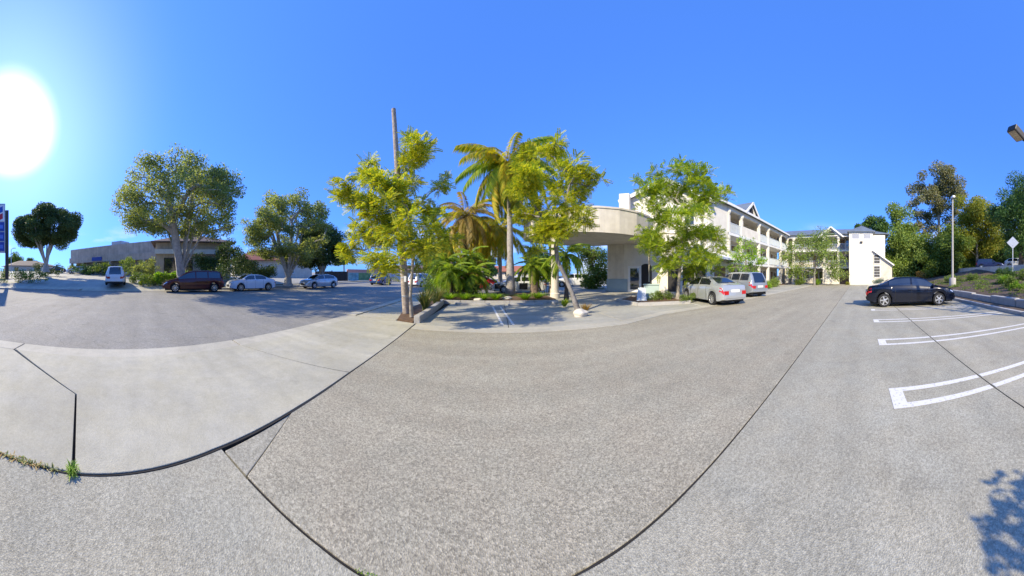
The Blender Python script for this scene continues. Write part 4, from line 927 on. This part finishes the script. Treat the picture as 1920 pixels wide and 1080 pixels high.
shrub('tall shrub against the station shop pillar', P(232, 33.5, 1.2), [(0,0,1.2,.9),(.1,.3,2.2,.8)], 40, .26, M['shrub'])
for i, (x, y, h, m_, lb) in enumerate([(11.5,-9.0,.5,'shrub','low shrub at the left of the bank'),(13.5,-10.0,.55,'lime','bright shrub at mid bank under the light pole'),(10.4,-8.6,.45,'lime','bright low shrub just above the retaining wall'),(15.2,-11.8,.6,'deep','dark shrub high on the bank'),(12.6,-11.2,.6,'shrub','rounded shrub below the diamond sign'),(17.0,-12.8,.55,'deep','dark round shrub near the bank top'),(10.2,-10.6,.6,'lime','green shrub at the right edge of the bank'),(19.5,-10.5,.7,'shrub','shrub beside the light pole base'),(20.5,-14.5,.6,'deep','small dark round shrub at the bank top'),(13.2,-13.8,.55,'deep','dark round shrub right of the sign post'),(22,-9.5,.9,'pine','bushy shrub behind the dark sedan bonnet')]):
    shrub(lb, (x, y, zbank(x, y)), [(0,0,h*.5,h*.8),(h*.7,.1,h*.4,h*.65),(-h*.6,-.1,h*.4,h*.65)], 150, .12, M[m_], 'shrubs on the bank')
v, q = leaf_cloud([(np.array((x_, y_, zbank(x_, y_)+.03)), random.uniform(.25, .6)) for x_, y_ in [(random.uniform(7, 26), random.uniform(-15.5, -7.4)) for _ in range(330)]], 240, .10, .055, 0, .18)
gc = np_mesh('ground_cover', v, q, M['shrub']); tag(gc, 'low creeping plants scattered over the bank', 'ground cover', kind='stuff')
# weeds in the pavement joints
def joint_weed(label, pts, n, h, spread, mk):
    root = empty('weed', (*pts[0], 0), 0, label, 'weed', 'weeds in the joints'); V = []; Q = []; o0 = Vector((*pts[0], 0))
    for i in range(n):
        t = min(.999, (round(random.random()*9)/9 if random.random() < .6 else random.random())*.97+random.uniform(0, .03))*(len(pts)-1); k = int(t); p = Vector((*pts[k], 0)).lerp(Vector((*pts[min(k+1, len(pts)-1)], 0)), t-k)-o0
        p += Vector((random.gauss(0, .012), random.gauss(0, .012), 0)); a_ = random.uniform(0, 6.283); d_ = Vector((math.cos(a_), math.sin(a_), 0)); sd = Vector((-d_.y, d_.x, 0))
        hh = h*random.uniform(.2, 1.1); ss = spread*random.uniform(.3, 1.2); w_ = random.uniform(.002, .006)
        q0 = p; q1 = p+d_*ss*.4+Vector((0,0,hh*.7)); q2 = p+d_*ss+Vector((0,0,hh*random.uniform(.3, 1))); b0 = len(V)
        V += [tuple(q0-sd*w_), tuple(q0+sd*w_), tuple(q1+sd*w_), tuple(q1-sd*w_), tuple(q2+sd*w_*.3), tuple(q2-sd*w_*.3)]; Q += [(b0,b0+1,b0+2,b0+3), (b0+3,b0+2,b0+4,b0+5)]
    np_mesh('leaves', np.array(V), np.array(Q), M[mk], root)
joint_weed('small green weed at the corner of the pavement joints', [(-1.69,-.50),(-1.655,-.49)], 90, .06, .06, 'lime')
joint_weed('dry straw weeds along the pavement edge at lower left', [(-1.655,-.58),(-1.62,-.85),(-1.59,-1.1)], 110, .028, .04, 'flax')
joint_weed('brown litter and dead grass in the left pavement edge', [(-1.64,-.72),(-1.59,-1.12),(-1.56,-1.4)], 220, .012, .05, 'rust')
v, q = kites(np.array([(-.98+.62*t+random.uniform(-.012,.012), 0.9+.113*t+random.uniform(-.012,.012), random.uniform(-.002, .004)) for t in np.linspace(.5, 1.2, 240)]), RNG.normal(size=(240,3)), np.full(240, .009), np.full(240, .006))
tag(np_mesh('moss', v, q, M['lime']), 'green moss growing in the curved pavement joint', 'moss', kind='stuff')
b5 = Vector((3.6, -9.4, zbank(3.6, -9.4)))
tree('bank_tree', 'tree on the bank behind the viewpoint shading the kerb and low wall', b5, [b5, b5+Vector((0,0,1.2)), b5+Vector((.1,.1,2.2)), b5+Vector((0,.2,3.2))], .16,
     fill([(b5+Vector((0,0,4.2)), 1.3),(b5+Vector((1.4,.6,3.6)), 1.0),(b5+Vector((-1.2,.5,3.7)), 1.1),(b5+Vector((.4,1.3,3.2)), .9),(b5+Vector((.8,-1.2,3.6)), 1.0),(b5+Vector((.2,.4,5.2)), 1.0)], 6, .5), fl(130, .16, .08), M['shrub'], M['bark'])
# leafy stand-in for the camera operator, added out of view to cast a shadow
b4 = Vector((-1.08, -2.22, 0.0))
tree('shadow_stand_in', 'unseen leafy stand-in for the camera operator, added to cast the shadow at lower right', b4, [b4, b4+Vector((.02,0,.6)), b4+Vector((0,.02,1.1)), b4+Vector((.03,.0,1.5))], .03,
     [(b4+Vector((.0,.05,1.62)), .17),(b4+Vector((-.24,.1,1.5)), .2),(b4+Vector((.2,-.1,1.55)), .2),(b4+Vector((.05,.2,1.42)), .18),(b4+Vector((-.1,-.2,1.35)), .2),(b4+Vector((.15,-.25,1.2)), .2),(b4+Vector((.1,.05,1.3)), .2)], fl(2300, .08, .05), M['shrub'], M['bark_pale'], rt=.006)

# ------------------------------------------------------------------ vehicles
PROF = {
 'sedan': dict(L=4.55, Wd=1.78, top=[(0,.60),(.012,.90),(.03,1.00),(.12,1.06),(.17,1.12),(.30,1.385),(.38,1.44),(.48,1.45),(.56,1.43),(.62,1.37),(.74,1.04),(.77,1.0),(.90,.90),(.96,.79),(.985,.66),(1,.50)],
   belt=[(0,.58),(.02,.88),(.10,.97),(.3,.955),(.6,.92),(.76,.93),(.9,.83),(.97,.68),(1,.48)], ax=(.185,.785), doors=(.30,.475,.665), side=((.235,.465),(.485,.72)), ws=(.60,.752), rw=(.145,.305)),
 'suv': dict(L=4.75, Wd=1.88, top=[(0,.62),(.008,1.02),(.03,1.30),(.07,1.66),(.10,1.72),(.3,1.76),(.5,1.74),(.585,1.67),(.70,1.22),(.73,1.16),(.9,1.06),(.965,.90),(.99,.72),(1,.55)],
   belt=[(0,.6),(.015,1.0),(.05,1.06),(.3,1.08),(.7,1.06),(.9,.97),(.975,.76),(1,.52)], ax=(.195,.80), doors=(.29,.46,.64), side=((.08,.245),(.265,.445),(.465,.70)), ws=(.585,.715), rw=(.012,.075)),
 'minivan': dict(L=4.95, Wd=1.92, top=[(0,.6),(.008,1.0),(.03,1.35),(.06,1.64),(.10,1.71),(.3,1.75),(.5,1.73),(.60,1.62),(.78,1.12),(.81,1.06),(.92,.93),(.97,.80),(.99,.66),(1,.5)],
   belt=[(0,.58),(.015,.98),(.05,1.02),(.3,1.03),(.7,1.0),(.81,1.0),(.92,.86),(.975,.70),(1,.48)], ax=(.17,.80), doors=(.28,.47,.66), side=((.07,.26),(.28,.46),(.48,.755)), ws=(.605,.795), rw=(.012,.065)),
 'hatch': dict(L=4.2, Wd=1.74, top=[(0,.58),(.01,.92),(.035,1.08),(.14,1.38),(.25,1.47),(.45,1.50),(.56,1.46),(.62,1.39),(.75,1.04),(.78,1.0),(.91,.89),(.965,.77),(.99,.62),(1,.48)],
   belt=[(0,.56),(.02,.90),(.08,.96),(.3,.95),(.6,.92),(.77,.93),(.91,.82),(.975,.66),(1,.46)], ax=(.18,.79), doors=(.30,.475,.665), side=((.13,.455),(.475,.725)), ws=(.60,.762), rw=(.035,.145)),
}
WH = {}
def wheel_mesh(rw, nsp):
    if (rw, nsp) in WH: return WH[(rw, nsp)]
    wd = .19; ty = MB().lathe([(rw*.62,-wd/2),(rw*.93,-wd/2),(rw,-wd*.32),(rw,wd*.32),(rw*.93,wd/2),(rw*.66,wd/2),(rw*.64,wd*.3)], 26, axis='y')
    rm = MB().lathe([(rw*.3,-.02),(rw*.64,-.02),(rw*.67,wd/2+.004),(rw*.62,wd/2+.004),(rw*.58,.02),(rw*.2,.025)], 26, axis='y')
    for i in range(nsp):
        a = 2*math.pi*i/nsp; d = Vector((math.cos(a),0,math.sin(a))); rm.bar(d*rw*.08+Vector((0,wd/2-.025,0)), d*rw*.63+Vector((0,wd/2-.03,0)), rw*(.22 if nsp < 8 else .12), .03, (0,1,0))
    rm.lathe([(rw*.16,wd/2-.05),(rw*.16,wd/2-.008),(rw*.1,wd/2+.004)], 14, axis='y')
    a = ty.build('tyre', M['rubber'], None, smooth=True, angle=40); b_ = rm.build('rim', M['alloy'], None, smooth=True, angle=30)
    c = MB().lathe([(rw*.60,-.015),(rw*.60,-.01),(.02,-.008)], 20, axis='y').build('wheel_disc', M['plastic'], None)  # plain black disc behind the rim spokes
    WH[(rw, nsp)] = (a.data, b_.data, c.data)
    for o in (a, b_, c): bpy.data.objects.remove(o)
    return WH[(rw, nsp)]
def car(kind, label, paintm, loc, heading, cat='car', name='parked_car', group='parked cars', L_=None, nsp=7, rw=None, hs=1.0, low='same', detail=True):
    pr = PROF[kind]; Ln = L_ or pr['L']; hwid = pr['Wd']/2; rw = rw or (.315 if kind in ('sedan', 'hatch') else .345); Ra = rw*1.17
    root = empty(name, loc, heading, label, cat, group)
    tx, tz = zip(*pr['top']); bx, bz = zip(*pr['belt']); sill = .20 if kind in ('sedan', 'hatch') else .26
    axles = [(-.5+a)*Ln for a in pr['ax']]
    xs = set(np.linspace(0, 1, 45).tolist()+list(tx))
    for a in axles:
        for t in np.linspace(-1, 1, 13): xs.add(a/Ln+.5+math.sin(t*math.pi/2)*Ra/Ln)
        for s in (-1.004, 1.004): xs.add(a/Ln+.5+s*Ra/Ln)
    xs = sorted(x for x in xs if 0 <= x <= 1)
    def sm(xv, X, Z):
        return float(np.mean([np.interp(np.clip(xv+d, 0, 1), X, Z) for d in (-.012, -.006, 0, .006, .012)]))
    def ring(f):
        x = (-.5+f)*Ln; top = sm(f, tx, tz)*hs; belt = min(sm(f, bx, bz), top-.01); zb = sill+.06*max(0, f-.9)/.1+.10*max(0, .08-f)/.08
        for a in axles:
            if abs(x-a) < Ra: zb = max(zb, rw+math.sqrt(Ra*Ra-(x-a)**2))
        zb = min(zb, belt-.12)
        wpl = hwid*float(np.interp(f, [0,.02,.06,.2,.5,.8,.92,.97,1], [.78,.88,.95,.99,1,.985,.93,.84,.70]))
        g = min(1, max(0, (top-belt)/.46)); wr = wpl-.05-.20*g; hgt = belt-zb; dz = top-belt
        return [(x,0,zb),(x,wpl-.14,zb),(x,wpl-.025,zb+.03),(x,wpl-.004,zb+hgt*.35),(x,wpl,zb+hgt*.62),(x,wpl-.012,zb+hgt*.86),(x,wpl-.045,belt),
                (x,wpl-.06-.005*g,belt+dz*.10),(x,wr+.03-.02*g,belt+dz*.80),(x,wr-.05,belt+dz*.93),(x,wr*.6,top-.012*g),(x,0,top)]
    rings = [ring(f) for f in xs]; m_ = len(rings[0]); b = MB(); vs = []
    for rg in rings: vs += rg + [(x,-y,z) for x, y, z in rg[1:-1]][::-1]
    n = 2*m_-2; fs = []
    for i in range(len(xs)-1):
        for k in range(n): fs.append((i*n+k, i*n+(k+1)%n, (i+1)*n+(k+1)%n, (i+1)*n+k))
    fs += [tuple(range(n)), tuple(range((len(xs)-1)*n, len(xs)*n))[::-1]]
    b.add(vs, fs); body = b.build('body', paintm, root, smooth=True, fixn=True, angle=38)
    lo = rw*1.02
    MB().box(-Ln*.46, -hwid*.78, .17, Ln*.46, hwid*.78, sill+.02+.16).build('underbody', M['plastic'], root)
    # glass patches lie 6 mm proud of the body surface
    def patch(f0, f1, i0, i1, t0, t1, side, nm, m='cglass', nf=10, nt=5, off=.007):
        V = []; Q = []
        for a in range(nf+1):
            rg = ring(f0+(f1-f0)*a/nf)
            for c in range(nt+1):
                t = t0+(t1-t0)*c/nt; k = i0+(i1-i0)*t; j = int(min(i1-1, math.floor(k))) if i1 > i0 else i0; u = k-j
                p = Vector(rg[j]).lerp(Vector(rg[j+1]), u); V.append(p)
        vn = []
        for a in range(nf+1):
            for c in range(nt+1):
                i = a*(nt+1)+c; pa = V[min(nf,a+1)*(nt+1)+c]-V[max(0,a-1)*(nt+1)+c]; pc = V[a*(nt+1)+min(nt,c+1)]-V[a*(nt+1)+max(0,c-1)]
                nn = pc.cross(pa)
                if nn.length < 1e-9: nn = Vector((0,0,1))
                nn.normalize()
                if nn.y < 0 and abs(nn.y) > .3: nn = -nn
                if nn.z < 0 and abs(nn.y) <= .3: nn = -nn
                vn.append(V[i]+nn*off)
        for a in range(nf):
            for c in range(nt):
                i = a*(nt+1)+c; Q.append((i, i+1, i+nt+2, i+nt+1))
        if side < 0: vn = [Vector((p.x,-p.y,p.z)) for p in vn]
        return vn, Q
    for side in (-1, 1):
        for f0, f1 in pr['side']:
            V, Q = patch(f0, f1, 7, 9, .03, .5, side, 'side_window'); MB().add(V, Q).build('side_window', M['cglass'], root, smooth=True)
    for nm, (f0, f1), ta in (('windscreen', pr['ws'], .03), ('rear_window', pr['rw'], .03)):
        vs = []; Q = []; V1, Q1_ = patch(f0, f1, 9, 11, .25, 1.0, 1, nm); V2 = [Vector((p.x,-p.y,p.z)) for p in V1]
        mb = MB().add(V1, Q1_).add(V2, Q1_); mb.build(nm, M['cglass'], root, smooth=True)
    # door seams and handles, lamps, plates, mirrors
    for side in (-1, 1):
        for f in pr['doors']:
            rg = ring(f); pts = [Vector(rg[k]) + Vector((0,.004,0)) for k in (2,3,4,5,6)]
            if side < 0: pts = [Vector((p.x,-p.y,p.z)) for p in pts]
            MB().tube(pts, .006, 4).build('door_seam', M['plastic'], root)
        for f in pr['doors'][1:]:
            rg = ring(f-.025); p = Vector(rg[5])+Vector((0,.012,0)); p.y *= side; MB().bar((p.x-.09,p.y,p.z-.02),(p.x+.09,p.y,p.z-.02), .03, .025).build('door_handle', paintm, root)
        # mirror
        fm = pr['ws'][1]-.035; rg = ring(fm); p = Vector(rg[7]); p.y = (p.y+.12)
        MB().box(p.x-.06, (p.y-.10), p.z+.0, p.x+.06, (p.y+.10), p.z+.13).build('mirror', paintm, root, bevel=.025).scale = (1, side, 1)
        # tail lamp wraps the rear corner
        zc = PROF[kind]['belt'][1][1]
        V = []; Q = []
        for a in range(7):
            rg = ring(.004+.05*a/6)
            for c in range(4):
                t = c/3; p = Vector(rg[4]).lerp(Vector(rg[6]), .15+.8*t); V.append(Vector((p.x-.006, (p.y+.008)*side, p.z)))
        for a in range(6):
            for c in range(3): i = a*4+c; Q.append((i, i+1, i+5, i+4))
        tl = MB().add(V, Q)
        rg = ring(.0); y1 = rg[5][1]*1.0; z0 = rg[4][2]*.5+rg[6][2]*.5
        tl.box(rg[0][0]-.012, side*y1*.62 if side > 0 else -y1*1.0, z0-.02, rg[0][0]+.05, side*y1*.62 if side < 0 else y1*1.0, z0+.16)
        tl.build('tail_lamp', M['tail'], root)
        V = []; Q = []
        for a in range(6):
            rg = ring(.925+.062*a/5)
            for c in range(3):
                t = c/2; p = Vector(rg[5]).lerp(Vector(rg[7]), .1+.75*t); V.append(Vector((p.x+.006, (p.y+.008)*side, p.z+.004)))
        for a in range(5):
            for c in range(2): i = a*3+c; Q.append((i, i+1, i+4, i+3))
        MB().add(V, Q).build('headlamp', M['head'], root)
    rg = ring(.0); MB().box(rg[0][0]-.014, -.26, .66, rg[0][0]+.02, .26, .80).build('number_plate', M['plate'], root)
    MB().box(rg[0][0]-.03, -hwid*.70, .36, rg[0][0]+.2, hwid*.70, .50).build('bumper', paintm if low == 'same' else M['plastic'], root, bevel=.03)
    MB().box(Ln/2-.12, -hwid*.42, .36, Ln/2+.012, hwid*.42, .56).build('grille', M['plastic'], root, bevel=.02)
    ty, rm, br = wheel_mesh(rw, nsp)
    for a in axles:
        for side in (-1, 1):
            wo = bpy.data.objects.new('wheel', ty); C.objects.link(wo); wo.parent = root; wo.location = (a, side*(hwid-.105), rw)
            wo.rotation_euler = (0, random.uniform(0, 6), 0) if side > 0 else (0, random.uniform(0, 6), math.pi)
            for me, nm in ((rm, 'rim'), (br, 'brake_disc')):
                o = bpy.data.objects.new(nm, me); C.objects.link(o); o.parent = wo
    return root
def hd(dx, dy): return math.atan2(dy, dx)
pb_ = lambda n, c, mt=.0, rg=.22: paint(n, c, mt, rg)
car('sedan', 'dark navy-black sedan parked nose-in against the bank kerb', pb_('black_paint', (.003, .005, .014)), (11.52, -2.62, .0), R(-90), nsp=5, L_=4.5)
car('sedan', 'silver-white sedan parked nose-in at the hotel planter', pb_('silver_paint', (.44, .46, .47), .35), (10.5, 7.95, .0), hd(.332, .943), nsp=9)
car('suv', 'silver sport utility car parked beyond the silver sedan', pb_('pewter_paint', (.36, .39, .42), .45), (15.05, 8.75, .0), hd(.332, .943), nsp=6)
fz = lambda p: zfar(SV(p.x, p.y))
def curbcar(kind, label, pm, x, r, flip=False, **kw):
    p = P(x, r); return car(kind, label, pm, (p.x, p.y, fz(p)+.0), hd(-TILT*-1, -1) if not flip else hd(TILT, 1), **kw)
red = pb_('maroon_paint', (.075, .006, .006)); 
curbcar('minivan', 'maroon minivan with grey lower trim parked across the street', red, 361, 18.9, nsp=8, low='plastic')
curbcar('sedan', 'small white sedan parked behind the maroon minivan', pb_('white_paint', (.66, .68, .72)), 470, 20.6, nsp=8, L_=4.3)
curbcar('hatch', 'low silver hatchback farthest along the opposite kerb', pb_('cool_silver', (.5, .53, .56), .4), 598, 24.6, nsp=8, L_=4.3)
wp = pb_('bright_white_paint', (.72, .72, .71))
p = P(218, 22.7); car('suv', 'white sport utility car driving up the filling-station entrance', wp, (p.x, p.y, fz(p)+.02), hd(-.995, -.05))
p = P(143, 46.5); car('hatch', 'white compact car parked by the station shop', wp, (p.x, p.y, fz(p)+.02), R(-74))
p = P(104, 50); car('sedan', 'dark blue car half hidden behind the dark street tree', pb_('navy_paint', (.03, .04, .12)), (p.x, p.y, fz(p)+.02), R(-70))
p = P(715, 34); car('suv', 'blue van-like car in front of the painted wall', pb_('blue_paint', (.03, .075, .2)), (p.x, p.y, fz(p)+.0), hd(TILT, 1))
p = P(795, 30); car('suv', 'white car half hidden behind the twin-stemmed jacaranda', wp, (p.x, p.y, -.004), R(70))
p = P(893, 24.5); car('sedan', 'bright red car behind the low island palms', pb_('red_paint', (.36, .02, .015)), (p.x, p.y, -.004), R(184))
pc = P(972, 19.6); two = pb_('patrol_white', (.7, .71, .72))
po = car('sedan', 'white car with black door panels behind the queen palm', two, (pc.x, pc.y, -.004), R(183))
for s in (-1, 1): 
    MB().box(-.62, s*.895-.008, .34, .05, s*.895+.008, .86).build('door_panel', M['plastic'], po); MB().box(1.45, s*.84-.01, .4, 2.05, s*.84+.01, .80).build('wing_panel', M['plastic'], po)
p = P(1072, 30); car('suv', 'white sport utility car seen under the entrance canopy', wp, (p.x, p.y, -.004), R(172))
p = P(1035, 32); car('sedan', 'grey car partly hidden by the canopy column', pb_('grey_paint', (.3, .31, .33), .4), (p.x, p.y, -.004), R(178))
p = P(1856, 39); car('suv', 'dark blue car on the upper street behind the bank', pb_('deep_blue_paint', (.02, .03, .09)), (p.x, p.y, 2.52), hd(-.53, -.85))
p = P(1910, 33); car('hatch', 'white and blue car on the upper street left of the sign post', wp, (p.x, p.y, 2.46), hd(-.6, -.8))

# ------------------------------------------------------------------ street furniture and small things
# utility pole
pbz = P(762, 8.75, .05); ptop = W(738, 205, 8.8)
up_ = empty('utility_pole', pbz, 0, 'leaning bare wooden utility pole behind the twin-stemmed jacaranda', 'utility pole')
d = ptop-pbz; MB().tube([tuple(d*t) for t in (0,.1,.25,.5,.75,1)], [.15,.145,.138,.12,.105,.085], 14).build('shaft', M['pole_wood'], up_, smooth=True, angle=50)
for t in (.08, .17): MB().lathe([(.148-.02*t,0),(.152-.02*t,.01),(.152-.02*t,.05),(.148-.02*t,.06)], 14, tuple(d*t)).build('band', M['metal'], up_)
MB().box(-.03,-.17,1.2,.06,-.13,1.42).build('tag_plate', M['galv'], up_)
# price sign
sg = empty('price_sign', P(2, 23.5, 1.1), 0, 'tall blue fuel price sign with chevron emblem at the left edge', 'sign')
ax_ = P(3, 1).normalized(); fwd = Vector((0,0,0))-P(3, 1).normalized(); rt_ = Vector((-fwd.y, fwd.x, 0)) # sign faces the camera
sg.rotation_euler = (0, 0, math.atan2(rt_.y, rt_.x))      # local x to the right as seen, -y towards the viewer
tz_ = lambda y: EYE+(HZ-y)*K*23.5-1.1
MB().box(-2.6, -.2, tz_(474), .42, .2, tz_(383)).build('cabinet', M['metal'], sg)
MB().box(.42+.002, -.22, 0, .78, .18, tz_(395)).build('post', M['darkmetal'], sg, bevel=.02)
MB().box(-2.9, -.22, 0, -2.602, .18, tz_(395)).build('post', M['darkmetal'], sg, bevel=.02)
MB().box(-2.5, -.235, tz_(416), .33, -.202, tz_(386)).build('logo_panel', mat('sign_white', (.78,.78,.80), .4, .04), sg)
cx = -1.08; zt = tz_(388); sb_ = mat('sign_blue_mark', (.02,.09,.42), .4, .05); sr = mat('sign_red_mark', (.55,.02,.04), .4, .05)
hgt = tz_(386)-tz_(416)
for zz, m_ in ((hgt*.93, sb_), (hgt*.50, sr)):
    z0 = tz_(416)+zz
    MB().vprism([(cx-1.25, z0), (cx, z0-.5), (cx+1.25, z0), (cx+1.25, z0-.55), (cx, z0-1.1), (cx-1.25, z0-.55)], (0,0,0), (1,0,0), (0,1,0), -.255, -.237).build('chevron', m_, sg)
pan = mat('price_blue', (.02,.055,.34), .4, .12, 2); pan2 = mat('price_light_blue', (.10,.20,.62), .4, .2, 3)
for i in range(3):
    z0 = tz_(434+i*18.5); z1 = tz_(417.5+i*18.5)
    MB().box(-2.5, -.235, z0, .33, -.202, z1).build('price_panel', pan, sg); MB().box(-2.3, -.25, z0+.25, .2, -.237, z1-.28).build('price_row', pan2, sg)
# lamp heads
lp = empty('light_pole', P(1786, 20, zbank(*P(1786, 20)[:2])), 0, 'tall slim concrete light pole on the bank beyond the dark sedan', 'light pole')
h = EYE+(HZ-372)*K*20-lp.location.z
MB().lathe([(.3,-.2),(.3,.65),(.26,.7)], 16).build('base', M['curb'], lp, smooth=True, angle=40)
MB().lathe([(.1,.7),(.085,h*.5),(.065,h)], 12).build('shaft', M['curb'], lp, smooth=True, angle=40)
MB().box(-.32, -.12, h+.0, .12, .12, h+.16).build('lamp_head', M['galv'], lp, bevel=.03)
l2 = empty('car_park_lamp', (5.3, -6.15, .1), 0, 'dark boxy car park lamp on an arm at the right edge', 'lamp')
hz_ = W(1906, 250, 6.3); lo = l2.location
MB().lathe([(.09,0),(.075,hz_.z)], 12).build('shaft', M['darkmetal'], l2, smooth=True, angle=40)
MB().tube([(0,0,hz_.z-.25),(hz_.x-lo.x, hz_.y-lo.y-.2, hz_.z-lo.z-.06)], .035, 8).build('arm', M['darkmetal'], l2)
hd_ = MB().box(-.16,-.22,-.08,.16,.22,.08).build('lamp_head', M['darkmetal'], l2, bevel=.03); hd_.location = hz_-lo; hd_.rotation_euler = (R(14), R(-10), R(8))
ls = MB().box(-.125,-.185,-.088,.125,.185,-.078).build('lens', mat('lamp_lens', (.45,.38,.28), .3, .2, 6), hd_)
# diamond road sign
dsb = P(1899, 21); ds = empty('diamond_sign', (dsb.x, dsb.y, zbank(dsb.x, dsb.y)-.05), math.pi/2-az(1899)+R(-90)+R(6), 'pale diamond road sign seen from behind on the bank', 'road sign')
zc = EYE+(HZ-455)*K*21-ds.location.z; s_ = .56
MB().vprism([(0,zc-s_),(s_,zc),(0,zc+s_),(-s_,zc)], (0,0,0), (1,0,0), (0,1,0), -.006, .006).build('plate', M['galv'], ds)
MB().tube([(0,.05,0),(0,.05,zc+.3)], .035, 8).build('post', M['galv'], ds)
for z_ in (zc-.25, zc+.25): MB().lathe([(.02,-.02),(.02,.0)], 8, (0,-.008,z_), 'y').build('bolt', M['metal'], ds)
# low wall on the bank
lw = empty('low_wall', (0,0,0), 0, 'low rough concrete retaining wall along the foot of the bank', 'wall')
for i in range(10):
    x0 = 6.1+i*2.1; MB().box(x0, -6.98+.02*math.sin(i), -.05, x0+2.07, -6.66+.02*math.sin(i), .40+.04*math.sin(i*2.3)).build('block', M['curb'], lw, bevel=.05)
tw = empty('parapet_wall', (0,0,0), 0, 'pale low parapet wall along the upper street', 'wall')
for i in range(14):
    x0 = 6+i*3.0; MB().box(x0, -16.25, 1.6, x0+2.98, -16.0, 2.62).build('panel', M['stucco2'], tw)
# wheel stops, boulder, utility box, bollard
for x0, lb in ((-1.9, 'concrete wheel stop at the left of the shaded bay'), (.75, 'concrete wheel stop right of the bay line')):
    o = MB().vprism([(-.9,0),(.9,0),(.86,.12),(-.86,.12)], (0,0,0), (1,0,0), (0,1,0), -.08, .08).build('wheel_stop', M['curb'], None, bevel=.015); o.location = (x0+.6, 11.35, .001); tag(o, lb, 'wheel stop', 'wheel stops')
def boulder(label, loc, s, m='stucco2'):
    bm = bmesh.new(); bmesh.ops.create_icosphere(bm, subdivisions=3, radius=1)
    for v in bm.verts:
        k_ = 1+.16*math.sin(v.co.x*3+loc[0])+.12*math.sin(v.co.y*4.1+loc[1])+.08*math.sin(v.co.z*5); v.co = Vector((v.co.x*s[0], v.co.y*s[1], v.co.z*s[2]))*k_
    me = bpy.data.meshes.new('boulder'); bm.to_mesh(me); bm.free(); me.materials.append(M[m]); o = bpy.data.objects.new('boulder', me); C.objects.link(o); o.location = loc
    tag(o, label, 'rock', 'boulders'); return o
boulder('large pale boulder at the foot of the leaning jacaranda', tuple(P(1090, 8.35, .1)), (.27,.2,.17))
boulder('small pale boulder in front of the island plants', tuple(P(896, 12.4, .15)), (.2,.14,.13))
boulder('flat pale boulder at the queen palm foot', tuple(P(950, 13.0, .17)), (.3,.16,.12))
boulder('grey boulder near the canopy column', tuple(P(1040, 11.9, .08)), (.16,.12,.1), 'curb')
ub = empty('utility_box', P(1222, 13.6, .1), R(-40), 'pale green utility box in the hotel planter', 'utility box')
MB().box(-.45,-.25,0,.45,.25,.82).build('cabinet', mat('pale_green', (.40,.50,.46), .6, .06), ub, bevel=.03); MB().box(-.5,-.3,.822,.5,.3,.88).build('lid', mat('pale_green_lid', (.42,.52,.48), .6, .06), ub, bevel=.015)
gb = empty('board_sign', P(1203, 12.8, .1), R(-35), 'leaning pale board sign at the left of the hotel planter', 'sign')
MB().add([(-.28,-.2,0),(.28,-.2,0),(.2,.0,.7),(-.2,.0,.7),(-.28,-.16,0),(.28,-.16,0),(.2,.04,.7),(-.2,.04,.7)], [(0,1,2,3),(7,6,5,4),(0,4,5,1),(1,5,6,2),(2,6,7,3),(3,7,4,0)]).build('board', M['rail'], gb)
sp = empty('slim_post', P(1217, 13.9, .1), 0, 'slim pale timber post left of the green jacaranda', 'post'); MB().tube([(0,0,0),(.02,0,1.6),(0,.02,3.0)], [.06,.055,.05], 8).build('shaft', M['bark_pale'], sp); MB().lathe([(.065,.9),(.07,.95),(.065,1.0)], 8).build('tie', M['plastic'], sp)
# station details: pump island sign post, street lamp far off
fl_ = empty('street_lamp', P(21, 60, 1.9), 0, 'thin far street lamp right of the price sign', 'lamp'); MB().tube([(0,0,0),(0,0,6.3),(.3,.9,6.6)], .09, 8).build('shaft', M['metal'], fl_); MB().box(.1,.8,6.5,.5,1.5,6.65).build('lamp_head', M['metal'], fl_)
